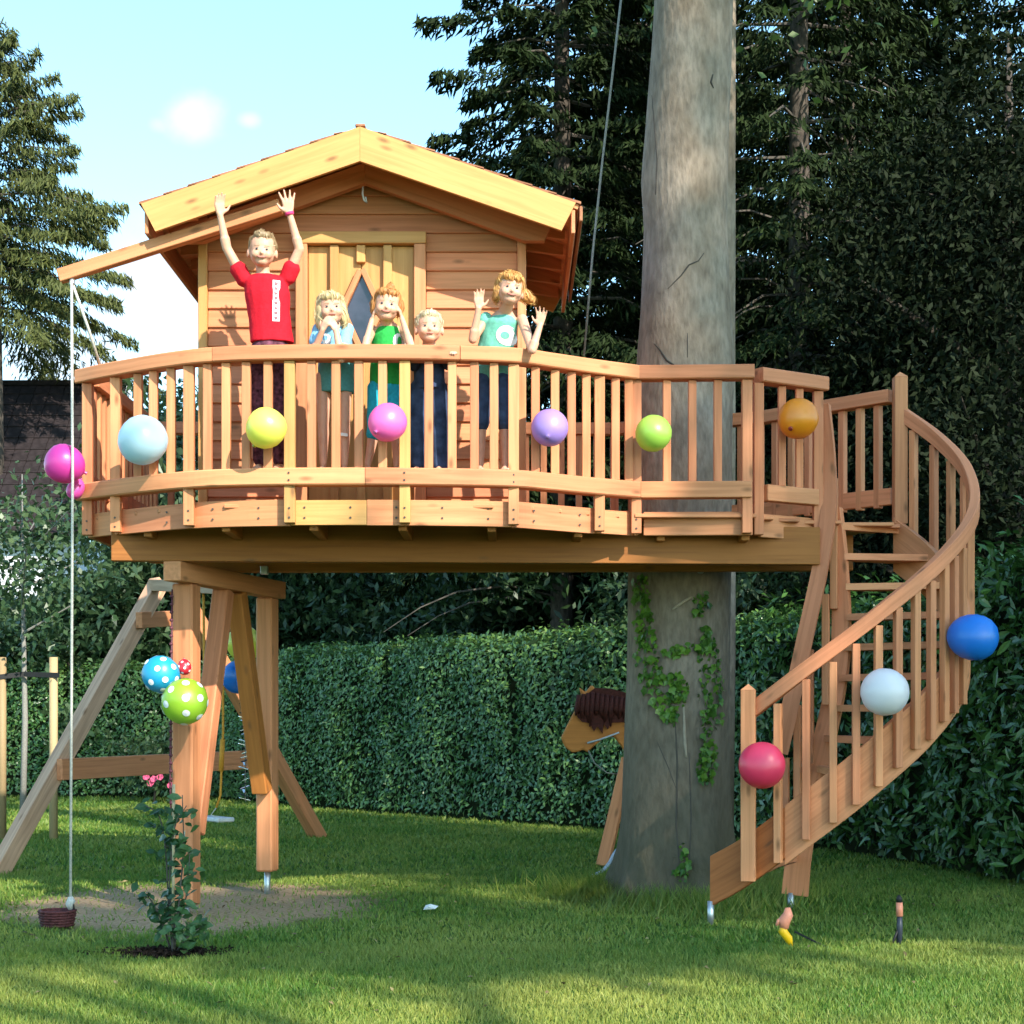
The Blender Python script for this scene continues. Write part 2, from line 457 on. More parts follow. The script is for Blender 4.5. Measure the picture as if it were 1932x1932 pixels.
def make_grass():
    Qs = []; vs = []
    def patch(n, d0, d1, h, w):
        D = np.sqrt(rng.uniform(d0 * d0, d1 * d1, n))
        X = rng.uniform(-1, 1, n) * (D * 0.31 + 1.2)
        keep = np.ones(n, bool)
        for (cx, cy, rx, ry), kp in zip(BARE, (0.06, 0.15, 0.0)):
            q = ((X - cx) / rx) ** 2 + ((D - cy) / ry) ** 2 + rng.normal(0, 0.22, n)
            keep &= (q > 0.95) | (rng.random(n) < kp)
        X, D = X[keep], D[keep]; n = len(X)
        cl = np.sin(X * 2.1 + 1.3 * np.sin(D * 1.1)) * np.sin(D * 1.7 + 0.8) * 0.5 + 0.5
        cl2 = np.sin(X * 7.3 + D * 3.1) * np.sin(D * 8.7 - X * 2) * 0.5 + 0.5
        H = h * rng.uniform(0.55, 1.25, n) * (0.75 + 0.5 * cl2)
        a = rng.uniform(0, 2 * np.pi, n); W = w * rng.uniform(0.7, 1.3, n)
        base = np.stack([X, D, np.zeros(n)], 1)
        s = np.stack([np.cos(a), np.sin(a), np.zeros(n)], 1) * W[:, None]
        tip = base + np.stack([rng.normal(0, 0.45, n) * H, rng.normal(0, 0.45, n) * H, H], 1)
        Qs.append(np.stack([base - s, base + s, tip], 1))
        dry = (rng.random(n) < 0.10) * 0.45
        vs.append(np.clip(0.05 + 0.55 * cl * (0.6 + 0.8 * np.clip((12 - D) / 5, 0, 1)) + 0.12 * cl2 + rng.normal(0, 0.13, n) + dry, 0, 1))
    patch(170000, 6.4, 9.5, 0.030, 0.0034)
    patch(120000, 9.5, 14, 0.032, 0.0055)
    patch(70000, 14, 20, 0.036, 0.010)
    patch(50000, 20, 28, 0.042, 0.018)
    me = np_mesh('grass', np.concatenate(Qs), 3, np.concatenate(vs))
    m = leaf_mat('grass_blade', (0.070, 0.170, 0.018), (0.33, 0.335, 0.070), trans=0.3, rough=0.55)
    o = mesh_obj('grass', me, m)
    tag(o, 'short mown lawn grass around the tree house', 'grass', kind='stuff')
    # taller tufts round the foot of the big tree
    n = 5200
    a = rng.uniform(0, 2 * np.pi, n); r = 0.42 + np.abs(rng.normal(0, 0.26, n))
    X = 1.15 + np.cos(a) * r * 1.1; D = 12.1 + np.sin(a) * r * 1.3
    H = rng.uniform(0.05, 0.17, n); base = np.stack([X, D, np.zeros(n)], 1)
    s = np.stack([np.cos(a + 1), np.sin(a + 1), 0 * a], 1) * 0.006
    tip = base + np.stack([rng.normal(0, 0.5, n) * H, rng.normal(0, 0.5, n) * H, H], 1)
    o = mesh_obj('long_grass', np_mesh('long_grass', np.stack([base - s, base + s, tip], 1), 3, np.clip(rng.normal(0.45, 0.25, n), 0, 1)), m)
    tag(o, 'long uncut grass tufts round the foot of the big trunk', 'grass', kind='stuff')
make_grass()

# ------------------------------------------------------------------ tree house
TH = thing('tree_house', (-0.4, 11.4, 0), 'wooden tree house with gabled cabin, curved railed deck and winding stair', 'tree house')
Z_RAIL, Z_DECK, Z_LOW = 3.39, 2.485, 2.68
def rail_D(py): return (Z_RAIL - CAM_H) * FOC / (1350 - py)
def rp(px, py):
    D = rail_D(py); return Vector(((px - 966) / FOC * D, D, 0))
key = [(156, 700), (215, 687), (330, 667), (430, 657), (600, 653), (800, 654), (960, 659), (1030, 668), (1110, 680), (1200, 692)]
CURVE = smooth_line([rp(*k) for k in key], 8)
STRAIGHT = [rp(1200, 692), rp(1422, 690)]
RIGHT = [rp(1428, 696), rp(1552, 714)]
def at_px(line, px):
    """point of a plan polyline that is seen in picture column px"""
    s = (px - 966) / FOC
    for a, b in zip(line, line[1:]):
        fa, fb = a.x - s * a.y, b.x - s * b.y
        if fa * fb <= 0 and fa != fb:
            return a.lerp(b, fa / (fa - fb))
    return line[0].copy() if abs(line[0].x - s * line[0].y) < abs(line[-1].x - s * line[-1].y) else line[-1].copy()
def up(p, z): return Vector((p.x, p.y, z))
def seg_of(line, a, b):
    """points of line between picture columns a and b"""
    pa, pb = at_px(line, a), at_px(line, b)
    mid = [p for p in line if a < 966 + p.x / p.y * FOC < b]
    return [pa] + mid + [pb]
# curved top rail, lower rail and rim, each laid in lengths with a visible butt joint
mats = [M_wood, M_pink, M_wood, M_pale]
for i, (a, b) in enumerate([(154, 408.5), (409.5, 866), (867, 1199.5)]):
    sweep('top_rail', [up(p, Z_RAIL - 0.043) for p in seg_of(CURVE, a, b)], 0.12, 0.086, TH, mats[i % 2])
for i, (a, b) in enumerate([(156, 689.5), (690.5, 1206)]):
    sweep('lower_rail', [up(p, Z_LOW - 0.05) for p in seg_of(CURVE, a, b)], 0.11, 0.1, TH, mats[i % 2])
for i, (a, b) in enumerate([(160, 214), (216, 356), (357, 545), (546, 691), (692, 968), (969, 1129), (1130, 1206)]):
    ln = offset_line(seg_of(CURVE, a, b), 0.05)
    sweep('rim_board', [up(p, 2.43) for p in ln], 0.03, 0.145 + 0.004 * (i % 3), TH, mats[i % 4])
sweep('top_rail', [up(p, Z_RAIL - 0.043) for p in STRAIGHT], 0.12, 0.086, TH, M_pink)
sweep('top_rail', [up(p, Z_RAIL - 0.041) for p in RIGHT], 0.12, 0.088, TH, M_pink)
board('lower_rail', up(at_px(STRAIGHT, 1208), Z_LOW - 0.05), up(at_px(STRAIGHT, 1417), Z_LOW - 0.05), 0.1, 0.1, TH, M_wood)
board('lower_rail', up(at_px(RIGHT, 1441), Z_LOW - 0.052), up(at_px(RIGHT, 1538), Z_LOW - 0.052), 0.08, 0.1, TH, M_wood)
sft = Vector((0, 0.05, 0))
board('rim_board', up(at_px(STRAIGHT, 1215) + sft, 2.43), up(at_px(STRAIGHT, 1426) + sft, 2.43), 0.03, 0.145, TH, M_wood)
board('rim_board', up(at_px(RIGHT, 1434) + sft, 2.43), up(at_px(RIGHT, 1545) + sft, 2.43), 0.03, 0.145, TH, M_wood)
posts = [166, 219, 357, 547, 764, 969, 1131, 1207]
bals = [261, 290, 323, 392, 427, 465, 506, 588, 634, 677, 722, 809, 853, 895, 932, 1010, 1047, 1078, 1106, 1161, 1186]
def baluster(p, z0, z1, w, mat, name='baluster', yaw=None, d=None):
    return board(name, up(p, z0), up(p, z1), w, d or w, TH, mat, up=yaw or (0, 1, 0), c=0.003)
bm_mats = [M_wood, M_pink, M_wood, M_pink]
for i, x in enumerate(posts):
    baluster(at_px(CURVE, x), 2.365, Z_RAIL - 0.088, 0.062, [M_pink, M_wood, M_wood, M_pale, M_pale, M_wood, M_wood, M_pink][i], 'railing_post')
for i, x in enumerate(bals):
    baluster(at_px(CURVE, x), Z_LOW + 0.001, Z_RAIL - 0.088, 0.05, bm_mats[i % 4])
for x in (1258, 1306, 1354):
    baluster(at_px(STRAIGHT, x), Z_LOW + 0.001, Z_RAIL - 0.088, 0.048, M_pink)
baluster(at_px(STRAIGHT, 1409), 2.365, Z_RAIL - 0.088, 0.062, M_pink, 'railing_post')
baluster(at_px(RIGHT, 1431), 2.365, Z_RAIL - 0.088, 0.06, M_pink, 'railing_post')
baluster(at_px(RIGHT, 1543), 2.365, Z_RAIL - 0.088, 0.06, M_pink, 'railing_post')
for x in (1475, 1508):
    baluster(at_px(RIGHT, x), Z_LOW, Z_RAIL - 0.088, 0.046, M_pink)
# screw heads where rails, rim and posts meet
M_screw = plain('dark_screw_head', (0.06, 0.045, 0.035), 0.5, 0.4)
Vs = [(.0065 * math.cos(a), d, .0065 * math.sin(a)) for d in (0, -.004) for a in np.linspace(0, 2 * math.pi, 9)[:-1]]
screw_me = raw_mesh('screw', Vs, [[i, (i + 1) % 8, (i + 1) % 8 + 8, i + 8] for i in range(8)] + [list(range(8, 16))[::-1]]); screw_me.materials.append(M_screw)
for x in posts:
    for z in (Z_LOW - 0.03, Z_LOW - 0.072):
        p = at_px(CURVE, x); mesh_obj('screw', screw_me, None, Matrix.Translation(Vector((p.x, p.y - 0.0555, z))), TH)
    for z in (2.395, 2.45):
        p = at_px(CURVE, x); mesh_obj('screw', screw_me, None, Matrix.Translation(Vector((p.x, p.y - 0.0315, z))), TH)
for x in np.arange(-2.3, 0.6, 0.27):
    for z in (2.40, 2.46):
        p = at_px(CURVE, 966 + x / 10.25 * FOC); mesh_obj('screw', screw_me, None, Matrix.Translation(Vector((p.x, p.y + 0.034, z))), TH)
# side and back railing
FL = CURVE[0]
BACK = [Vector((FL.x + 0.03, FL.y, 0)), Vector((-2.62, 12.78, 0)), Vector((0.75, 12.82, 0)), Vector((1.75, 12.35, 0)), Vector((2.52, 11.47, 0))]
for i in range(4):
    a, b = BACK[i], BACK[i + 1]
    t = (b - a).normalized(); L = (b - a).length
    a2 = a + t * (0.07 if i == 0 else 0.0)
    board('top_rail', up(a2, Z_RAIL - 0.043), up(b - t * 0.03, Z_RAIL - 0.043), 0.11, 0.085, TH, M_pink)
    board('lower_rail', up(a2, Z_LOW - 0.02 + 0.03), up(b - t * 0.03, Z_LOW + 0.01), 0.045, 0.11, TH, M_pink)
    if i < 3: board('rim_board', up(a2, 2.43), up(b, 2.43), 0.03, 0.14, TH, M_pink)
    n = int(L / (0.125 if i < 3 else 0.135))
    for k in range(1, n):
        p = a + t * (L * k / n)
        if (p - Vector((1.14, 12.1, 0))).length < 0.44: continue
        baluster(p, 2.50 if i < 3 else 2.62, Z_RAIL - 0.087, 0.046, bm_mats[k % 4], yaw=(-t.y, t.x, 0))
    if i: baluster(a, 2.37, Z_RAIL - 0.087, 0.06, M_pink, 'railing_post')
# deck boards, cut to the outline of the railing and round the trunk
outline = offset_line(CURVE, 0.07) + STRAIGHT + RIGHT + [Vector((2.05, 11.1, 0)), Vector((2.5, 11.25, 0))] + BACK[:0:-1]
def spans(y):
    xs = []
    n = len(outline)
    for i in range(n):
        a, b = outline[i], outline[(i + 1) % n]
        if (a.y - y) * (b.y - y) < 0: xs.append(a.x + (b.x - a.x) * (y - a.y) / (b.y - a.y))
    xs.sort(); out = []
    for x0, x1 in zip(xs[::2], xs[1::2]):
        h = 0.43 ** 2 - (y - 12.1) ** 2
        if h > 0 and x0 < 1.14 < x1:
            out += [(x0, 1.14 - math.sqrt(h)), (1.14 + math.sqrt(h), x1)]
        else: out.append((x0, x1))
    return out
y = 10.27
k = 0
while y < 12.8:
    for x0, x1 in spans(y):
        if x1 - x0 > 0.05: board('deck_board', (x0, y, Z_DECK - 0.012), (x1, y, Z_DECK - 0.012), 0.114, 0.024, TH, mats[k % 3]); k += 1
    y += 0.12
# beams, joists and posts
board('main_beam', P(212, 1000, 10.75).xy.to_3d() + Vector((0, 0, 2.315)), Vector((1.93, 11.02, 2.315)), 0.10, 0.235, TH, M_beam)
board('main_beam', (-2.15, 11.62, 2.315), (2.235, 11.50, 2.315), 0.10, 0.232, TH, M_beam)
for x in np.arange(-2.2, 1.9, 0.52):
    f = at_px(CURVE + STRAIGHT[1:], 966 + x / 10.5 * FOC)
    board('joist', (x, f.y + 0.09, 2.395), (x, 12.7, 2.395), 0.05, 0.13, TH, M_beam)
board('cross_beam', (-2.085, 10.72, 2.137), (-1.66, 12.42, 2.137), 0.115, 0.12, TH, M_wood)
def metal_foot(post, p, z):
    tube('metal_foot', [Vector((p.x, p.y, -0.05)), Vector((p.x, p.y, z + 0.004))], 0.022, post, M_steel, 10)
fp = Vector((-2.045, 10.98, 0)); rp_ = Vector((-1.715, 12.26, 0))
po = board('support_post', up(fp, 0.06), up(fp, 2.075), 0.14, 0.14, TH, M_wood, up=(0.24, 1, 0), c=0.012); metal_foot(po, fp, 0.06)
po = board('support_post', up(rp_, 0.16), up(rp_, 2.075), 0.12, 0.14, TH, M_wood, up=(0.24, 1, 0), c=0.012); metal_foot(po, rp_, 0.16)
board('brace', (-2.02, 11.10, 0.50), (-1.90, 11.52, 2.074), 0.11, 0.115, TH, M_pink, up=(0.97, -0.24, 0), c=0.008)
board('brace', (-1.735, 12.14, 0.72), (-1.845, 11.70, 2.074), 0.11, 0.115, TH, M_beam, up=(0.97, -0.24, 0), c=0.008)
hgr = tube('beam_bolt', [P(1322, 1075, 11.70), P(1322, 1075, 11.60)], 0.028, TH, M_steel, 12)
bk = board('beam_bracket', P(499, 1068, 11.54), P(499, 1084, 11.54), 0.05, 0.06, TH, M_steel)

# ---- cabin
WX0, WX1, WY, WZ = -1.945, 0.082, 10.90, 4.16
XM, YF, YB = -0.906, 10.45, 12.52
def rake(x, z0=4.60): return z0 - 0.35 * abs(x - XM)
core = [(WX0 + 0.03, Z_DECK), (WX1 - 0.03, Z_DECK), (WX1 - 0.03, rake(WX1) - 0.03), (XM, 4.55), (WX0 + 0.03, rake(WX0) - 0.03)]
cabin = prism('cabin_wall', core, WY + 0.035, 12.3, TH, M_pink)
DX0, DX1, DZ1 = -1.34, -0.535, 4.245      # outside of the door frame
zb = Z_DECK + 0.012; BH = 0.1175; i = 0
while zb < 4.56:
    zt = min(zb + BH - 0.004, 4.6)
    x0, x1 = WX0 + 0.05, WX1 - 0.05
    zz = (zb + zt) / 2
    if zz > rake(x0) - 0.01:
        h = (4.60 - zz) / 0.35 + 0.02
        x0, x1 = max(x0, XM - h), min(x1, XM + h)
    parts = [(x0, x1)] if zb > DZ1 - 0.02 else [(x0, DX0), (DX1, x1)]
    for a, b in parts:
        if b - a > 0.04:
            board('siding_board', (a, WY + 0.012, zz), (b, WY + 0.012, zz), 0.020, BH + 0.006, cabin, [M_wood, M_pink, M_wood, M_pink][(i * 7 + (a > -0.6) * 2) % 4], up=(0, 0.16, 1), c=0.003)
    # the side that shows under the right eave
    if zz < rake(WX1) + 0.02:
        board('siding_board', (WX1 - 0.012, WY + 0.06, zz), (WX1 - 0.012, 12.28, zz), 0.020, BH + 0.006, cabin, M_pink, up=(-0.16, 0, 1), c=0.003)
        board('siding_board', (WX0 + 0.012, WY + 0.06, zz), (WX0 + 0.012, 12.28, zz), 0.020, BH + 0.006, cabin, M_pink, up=(0.16, 0, 1), c=0.003)
    zb += BH; i += 1
board('corner_board', (WX0 + 0.022, WY, Z_DECK), (WX0 + 0.022, WY, rake(WX0) + 0.01), 0.055, 0.075, cabin, M_pale, up=(0, 1, 0))
board('corner_board', (WX1 - 0.022, WY, Z_DECK), (WX1 - 0.022, WY, rake(WX1) + 0.01), 0.055, 0.075, cabin, M_wood, up=(0, 1, 0))
# ---- door with battens and a diamond window
door = board('door', ((DX0 + DX1) / 2, WY + 0.005, Z_DECK + 0.01), ((DX0 + DX1) / 2, WY + 0.005, DZ1 - 0.05), DX1 - DX0 - 0.1, 0.02, TH, M_pale, up=(0, 1, 0))
fy = WY - 0.045
board('door_frame', (DX0 + 0.036, fy, Z_DECK + 0.005), (DX0 + 0.036, fy, DZ1 - 0.075), 0.072, 0.07, door, M_wood, up=(0, 1, 0))
board('door_frame', (DX1 - 0.036, fy, Z_DECK + 0.005), (DX1 - 0.036, fy, DZ1 - 0.075), 0.072, 0.07, door, M_wood, up=(0, 1, 0))
board('door_frame', (DX0 - 0.003, fy - 0.003, DZ1 - 0.036), (DX1 + 0.003, fy - 0.003, DZ1 - 0.036), 0.07, 0.074, door, M_pale)
nb = 4; wi = (DX1 - DX0 - 0.144) / nb
for k in range(nb):
    xc = DX0 + 0.072 + wi * (k + 0.5)
    board('door_board', (xc, WY - 0.012, Z_DECK + 0.012), (xc, WY - 0.012, DZ1 - 0.078), wi - 0.004, 0.018, door, M_pale, up=(0, 1, 0))
    if k:
        xb = DX0 + 0.072 + wi * k
        if k == 2:
            board('door_batten', (xb, WY - 0.040, 4.06), (xb, WY - 0.040, DZ1 - 0.076), 0.055, 0.036, door, M_pale, up=(0, 1, 0))
            board('door_batten', (xb, WY - 0.040, Z_DECK + 0.014), (xb, WY - 0.040, 3.52), 0.055, 0.036, door, M_pale, up=(0, 1, 0))
        else:
            board('door_batten', (xb, WY - 0.040, Z_DECK + 0.014), (xb, WY - 0.040, DZ1 - 0.076), 0.055, 0.036, door, M_pale, up=(0, 1, 0))
wc = P(683, 586, WY - 0.03)
dw, dh = 0.098, 0.215
prism('window_pane', [(wc.x, wc.z + dh), (wc.x + dw, wc.z), (wc.x, wc.z - dh), (wc.x - dw, wc.z)], WY - 0.036, WY - 0.026, door, M_glass)
c4 = [Vector((wc.x, WY - 0.047, wc.z + dh)), Vector((wc.x + dw, WY - 0.047, wc.z)), Vector((wc.x, WY - 0.047, wc.z - dh)), Vector((wc.x - dw, WY - 0.047, wc.z))]
for k in range(4):
    a, b = c4[k], c4[(k + 1) % 4]
    t = (b - a).normalized(); nn = Vector((t.z, 0, -t.x)) * -1
    off = nn * 0.02 if nn.dot((a + b) / 2 - Vector((wc.x, WY - 0.047, wc.z))) > 0 else nn * -0.02
    e = 0.022 if k % 2 else 0.03
    board('window_frame', a + off - t * e + Vector((0, 0.0015 * (k % 2), 0)), b + off + t * e + Vector((0, 0.0015 * (k % 2), 0)), 0.05, 0.038, door, M_wood, up=nn)
# ---- roof
RT = lambda x, o=0: 4.765 + o - 0.352 * abs(x - XM)
xl, xr = -2.215, 0.40
roof = prism('roof', [(xl, RT(xl) - 0.004), (XM, RT(XM) - 0.004), (xr, RT(xr) - 0.004), (xr - 0.008, RT(xr) - 0.03), (XM, RT(XM) - 0.03), (xl + 0.008, RT(xl) - 0.03)], YF + 0.002, YB, TH, M_wood)
for sgn, xe in ((-1, xl), (1, xr)):
    n = 9
    for k in range(n):
        f0, f1 = k / n, (k + 1) / n
        xa, xb = xe + (XM - xe) * f0, xe + (XM - xe) * (f1 + 0.03)
        xa += sgn * 0.012
        prism('roof_shingle', [(xa, RT(xa, 0.016)), (xb, RT(xb, 0.004)), (xb, RT(xb, -0.002)), (xa, RT(xa, 0.001))], YF - 0.015, YB + 0.01, roof, M_shingle)
board('ridge_board', (XM, YF - 0.017, RT(XM, 0.008)), (XM, YB + 0.012, RT(XM, 0.008)), 0.06, 0.016, roof, M_shingle)
slope = 0.352
for y0, nm in ((YF - 0.03, 'barge_board'), (YB, 'barge_board')):
    for sgn, xe, m in ((-1, xl + 0.005, M_pale), (1, xr - 0.02, M_pale)):
        zt, zl = RT(XM, -0.006), RT(xe, -0.006)
        prism(nm, [(XM + sgn * 0.0008, zt), (xe, zl), (xe - sgn * 0.085, zl - 0.165), (XM + sgn * 0.0008, zt - 0.205)], y0, y0 + 0.03, roof, m, gdir=(sgn, 0, -slope))
# inner rafters against the gable
for sgn, xe in ((-1, -2.07), (1, 0.235)):
    z = lambda x, o: 4.655 + o - 0.355 * abs(x - XM)
    prism('gable_rafter', [(XM + sgn * 0.0008, z(XM, 0)), (xe, z(xe, 0)), (xe - sgn * 0.035, z(xe, -0.075)), (xe - sgn * 0.16, z(xe, -0.075)), (XM + sgn * 0.0008, z(XM, -0.125))], 10.77, 10.835, roof, M_wood, gdir=(sgn, 0, -slope))
# rafters and soffit under the eaves
for k, yy in enumerate(np.linspace(YF + 0.12, YB - 0.08, 6)):
    for sgn, xe in ((-1, xl + 0.07), (1, xr - 0.07)):
        xi = WX1 - 0.04 if sgn > 0 else WX0 + 0.04
        prism('eave_rafter', [(xi, RT(xi, -0.033)), (xe, RT(xe, -0.033)), (xe, RT(xe, -0.10)), (xi, RT(xi, -0.16))], yy, yy + 0.05, roof, M_wood, gdir=(sgn, 0, -slope))
for sgn, xe in ((-1, xl + 0.03), (1, xr - 0.035)):
    board('eave_board', (xe, YF + 0.003, RT(xe, -0.115)), (xe, YB - 0.003, RT(xe, -0.115)), 0.024, 0.14, roof, M_pink)
board('eave_trim', (xr + 0.012, YF + 0.003, RT(xr, -0.055)), (xr + 0.012, YB - 0.003, RT(xr, -0.055)), 0.02, 0.09, roof, M_shingle)
# arm that carries the pulley rope
arm0, arm1 = P(345, 448, 10.56), P(112, 522, 10.56)
d = (arm0 - arm1).normalized()
arm = board('pulley_arm', arm0 + d * 0.62, arm1, 0.075, 0.078, TH, M_wood, up=(0.33, 0, 0.94))
tube('hook', [P(685, 352, 10.70), P(684, 366, 10.68), P(687, 378, 10.66), P(692, 383, 10.66), P(690, 372, 10.66)], 0.006, TH, M_rope, 6)

# ---- winding stair
OUT = [(2.54, 11.45), (2.74, 11.2), (2.84, 10.9), (2.78, 10.55), (2.5, 10.25), (2.1, 10.1), (1.7, 10.15), (1.38, 10.3), (1.17, 10.43)]
OZ = [3.28, 3.05, 2.80, 2.50, 2.19, 1.87, 1.56, 1.30, 1.16]
O3 = smooth_line([Vector((x, y, z)) for (x, y), z in zip(OUT, OZ)], 6)
NB = 7 * 6 + 1
rail_line = O3[:NB]
sweep('handrail', [p - Vector((0, 0, 0.045)) for p in rail_line], 0.06, 0.105, TH, M_pink)
sline = offset_line([p - Vector((0, 0, 0.90)) for p in O3], -0.048)
sweep('outer_stringer', [p - Vector((0, 0, 0.015)) for p in sline[:-10]], 0.045, 0.35, TH, M_wood)
M_red_wood = wood('red_larch_wood', (0.50, 0.150, 0.045), (0.56, 0.19, 0.06), dark=0.74)
so = sweep('outer_stringer', sline[-11:], 0.046, 0.301, TH, M_red_wood)
tube('metal_foot', [P(1341, 1752, 10.46), P(1341, 1700, 10.46)], 0.02, so, M_steel, 10)
# newels with pyramid tops
def newel(p, z0, z1, w, mat, yaw=(0, 1, 0)):
    o = baluster(p, z0, z1, w, mat, 'newel_post', yaw=yaw)
    V = [(-1, -1, 0), (1, -1, 0), (1, 1, 0), (-1, 1, 0), (0, 0, 1)]
    me = raw_mesh('newel_cap', [(a * w / 2, b * w / 2, c * w * 0.42) for a, b, c in V], [[0, 1, 4], [1, 2, 4], [2, 3, 4], [3, 0, 4], [3, 2, 1, 0]], [(a * .03, b * .03, c * .03) for a, b, c in V])
    yv = Vector(yaw).normalized(); a = math.atan2(-yv.x, yv.y)
    mesh_obj('newel_cap', me, mat, Matrix.Translation(Vector((p.x, p.y, z1))) @ Matrix.Rotation(a, 4, 'Z'), o)
newel(Vector((2.535, 11.43, 0)), 2.50, 3.46, 0.085, M_wood)
newel(Vector((1.385, 10.25, 0)), 0.28, 1.40, 0.085, M_wood, yaw=(0.2, 1, 0))
for i, px in enumerate([1468, 1521, 1572, 1615, 1657, 1694, 1728, 1757, 1782, 1800, 1816]):
    q = at_px(O3[14:NB], px)
    k = min(range(14, NB - 1), key=lambda j: (O3[j].xy - q.xy).length)
    t = Vector((O3[min(k + 1, NB - 1)].x - O3[k - 1].x, O3[min(k + 1, NB - 1)].y - O3[k - 1].y, 0)).normalized()
    nn = Vector((t.y, -t.x, 0))
    # stands outside the stringer
    base = Vector((q.x, q.y, 0))
    baluster(base, O3[k].z - 1.03, O3[k].z - 0.10, 0.044, bm_mats[i % 4], yaw=tuple(nn))
for i, k in enumerate([2, 5, 8, 11, 13]):
    t = Vector((O3[k + 1].x - O3[k - 1].x, O3[k + 1].y - O3[k - 1].y, 0)).normalized()
    baluster(Vector((O3[k].x, O3[k].y, 0)), O3[k].z - 1.03, O3[k].z - 0.10, 0.044, bm_mats[i % 4], yaw=(t.y, -t.x, 0))
# inner rail and stringer, turning tightly about the inside of the stair
IN = [P(1553, 765, 11.16), P(1562, 860, 11.12), P(1564, 960, 11.06), P(1548, 1070, 11.02), P(1522, 1190, 11.0), P(1496, 1310, 11.02), P(1470, 1420, 11.06)]
I3 = smooth_line(IN, 6)
def ribbon(name, line, wdir, w, t, mat):
    """steep bent board: w across (towards wdir), t thick"""
    o = line[0].copy(); V = []; F = []; G = []; s = 0
    for i, p in enumerate(line):
        tg = (line[min(i + 1, len(line) - 1)] - line[max(i - 1, 0)]).normalized()
        f = i / (len(line) - 1)
        wd = Vector(wdir[0]).lerp(Vector(wdir[1]), f); wd = (wd - tg * wd.dot(tg)).normalized()
        nn = tg.cross(wd)
        ww = w[0] + (w[1] - w[0]) * f if hasattr(w, '__len__') else w
        if i: s += (p - line[i - 1]).length
        for a, b in ((-1, -1), (1, -1), (1, 1), (-1, 1)):
            V.append(p - o + wd * a * ww / 2 + nn * b * t / 2); G.append((s, a * ww / 2, b * t / 2))
        if i:
            k = (i - 1) * 4
            for j in range(4): F.append([k + j, k + (j + 1) % 4, k + 4 + (j + 1) % 4, k + 4 + j])
    F.append([3, 2, 1, 0]); F.append([len(V) - 4 + j for j in range(4)])
    me = raw_mesh(name, V, F, G); fix_normals(me)
    return mesh_obj(name, me, mat, Matrix.Translation(o), TH)
ribbon('handrail', I3, ((0.9, -0.45, 0), (1, -0.1, 0)), (0.085, 0.11), 0.055, M_pink)
S3 = smooth_line([P(1574, 960, 11.18), P(1583, 1060, 11.16), P(1588, 1200, 11.16), P(1576, 1300, 11.18), P(1550, 1420, 11.22), P(1526, 1520, 11.26), P(1508, 1610, 11.3), P(1500, 1688, 11.32)], 6)
si = ribbon('inner_stringer', S3, ((0.75, -0.66, 0), (1, -0.3, 0)), (0.10, 0.17), 0.045, M_pink)
tube('metal_foot', [P(1492, 1722, 11.32), P(1492, 1684, 11.32)], 0.022, si, M_steel, 10)
for i, (pt, pb) in enumerate([((1541, 1120), (1575, 1330)), ((1518, 1225), (1538, 1440)), ((1497, 1330), (1512, 1560)), ((1478, 1430), (1486, 1555)), ((1562, 900), (1585, 1150))]):
    a, b = P(*pt, 11.08), P(*pb, 11.18)
    board('baluster', up((a + b) / 2, a.z), up((a + b) / 2, b.z), 0.045, 0.045, TH, bm_mats[i % 4], up=(0.4, 1, 0), c=0.003)
# treads fan out from the inner stringer to the outer one
NT = 12
zs0 = O3[0].z - 0.90
for k in range(NT):
    zt = 2.475 - 0.193 * k
    def outer(z):
        j = min(range(len(O3)), key=lambda i: abs(O3[i].z - 0.89 - z)); return O3[j]
    oa, ob = outer(zt + 0.10), outer(zt - 0.12)
    ja = min(range(len(S3)), key=lambda i: abs(S3[i].z - (zt - 0.10)))
    ia = S3[ja]
    ctr = Vector((ia.x, ia.y, 0)); da = Vector((oa.x, oa.y, 0)) - ctr; db = Vector((ob.x, ob.y, 0)) - ctr
    if k == 0: da = Vector((2.50, 11.36, 0)) - ctr
    q = [ctr + db.normalized() * 0.02 + Vector((0.0, -0.05, 0)), ctr + db * 0.96, ctr + da * 0.96, ctr + da.normalized() * 0.10 + Vector((0.02, 0.06, 0))]
    o = q[0] + Vector((0, 0, zt))
    V = [v - q[0] + Vector((0, 0, 0)) for v in q] + [v - q[0] + Vector((0, 0, -0.042)) for v in q]
    g = (db + da).normalized(); h = Vector((-g.y, g.x, 0))
    G = [(v.dot(g), v.dot(h), v.z) for v in V]
    me = raw_mesh('stair_tread', V, [[0, 1, 2, 3], [7, 6, 5, 4]] + [[i, (i + 1) % 4, (i + 1) % 4 + 4, i + 4] for i in range(4)], G); fix_normals(me)
    mesh_obj('stair_tread', me, M_pink if k % 2 else M_wood, Matrix.Translation(o), TH)
board('stair_batten', P(1415, 1652, 10.45), P(1488, 1620, 11.2), 0.05, 0.04, TH, M_pink)

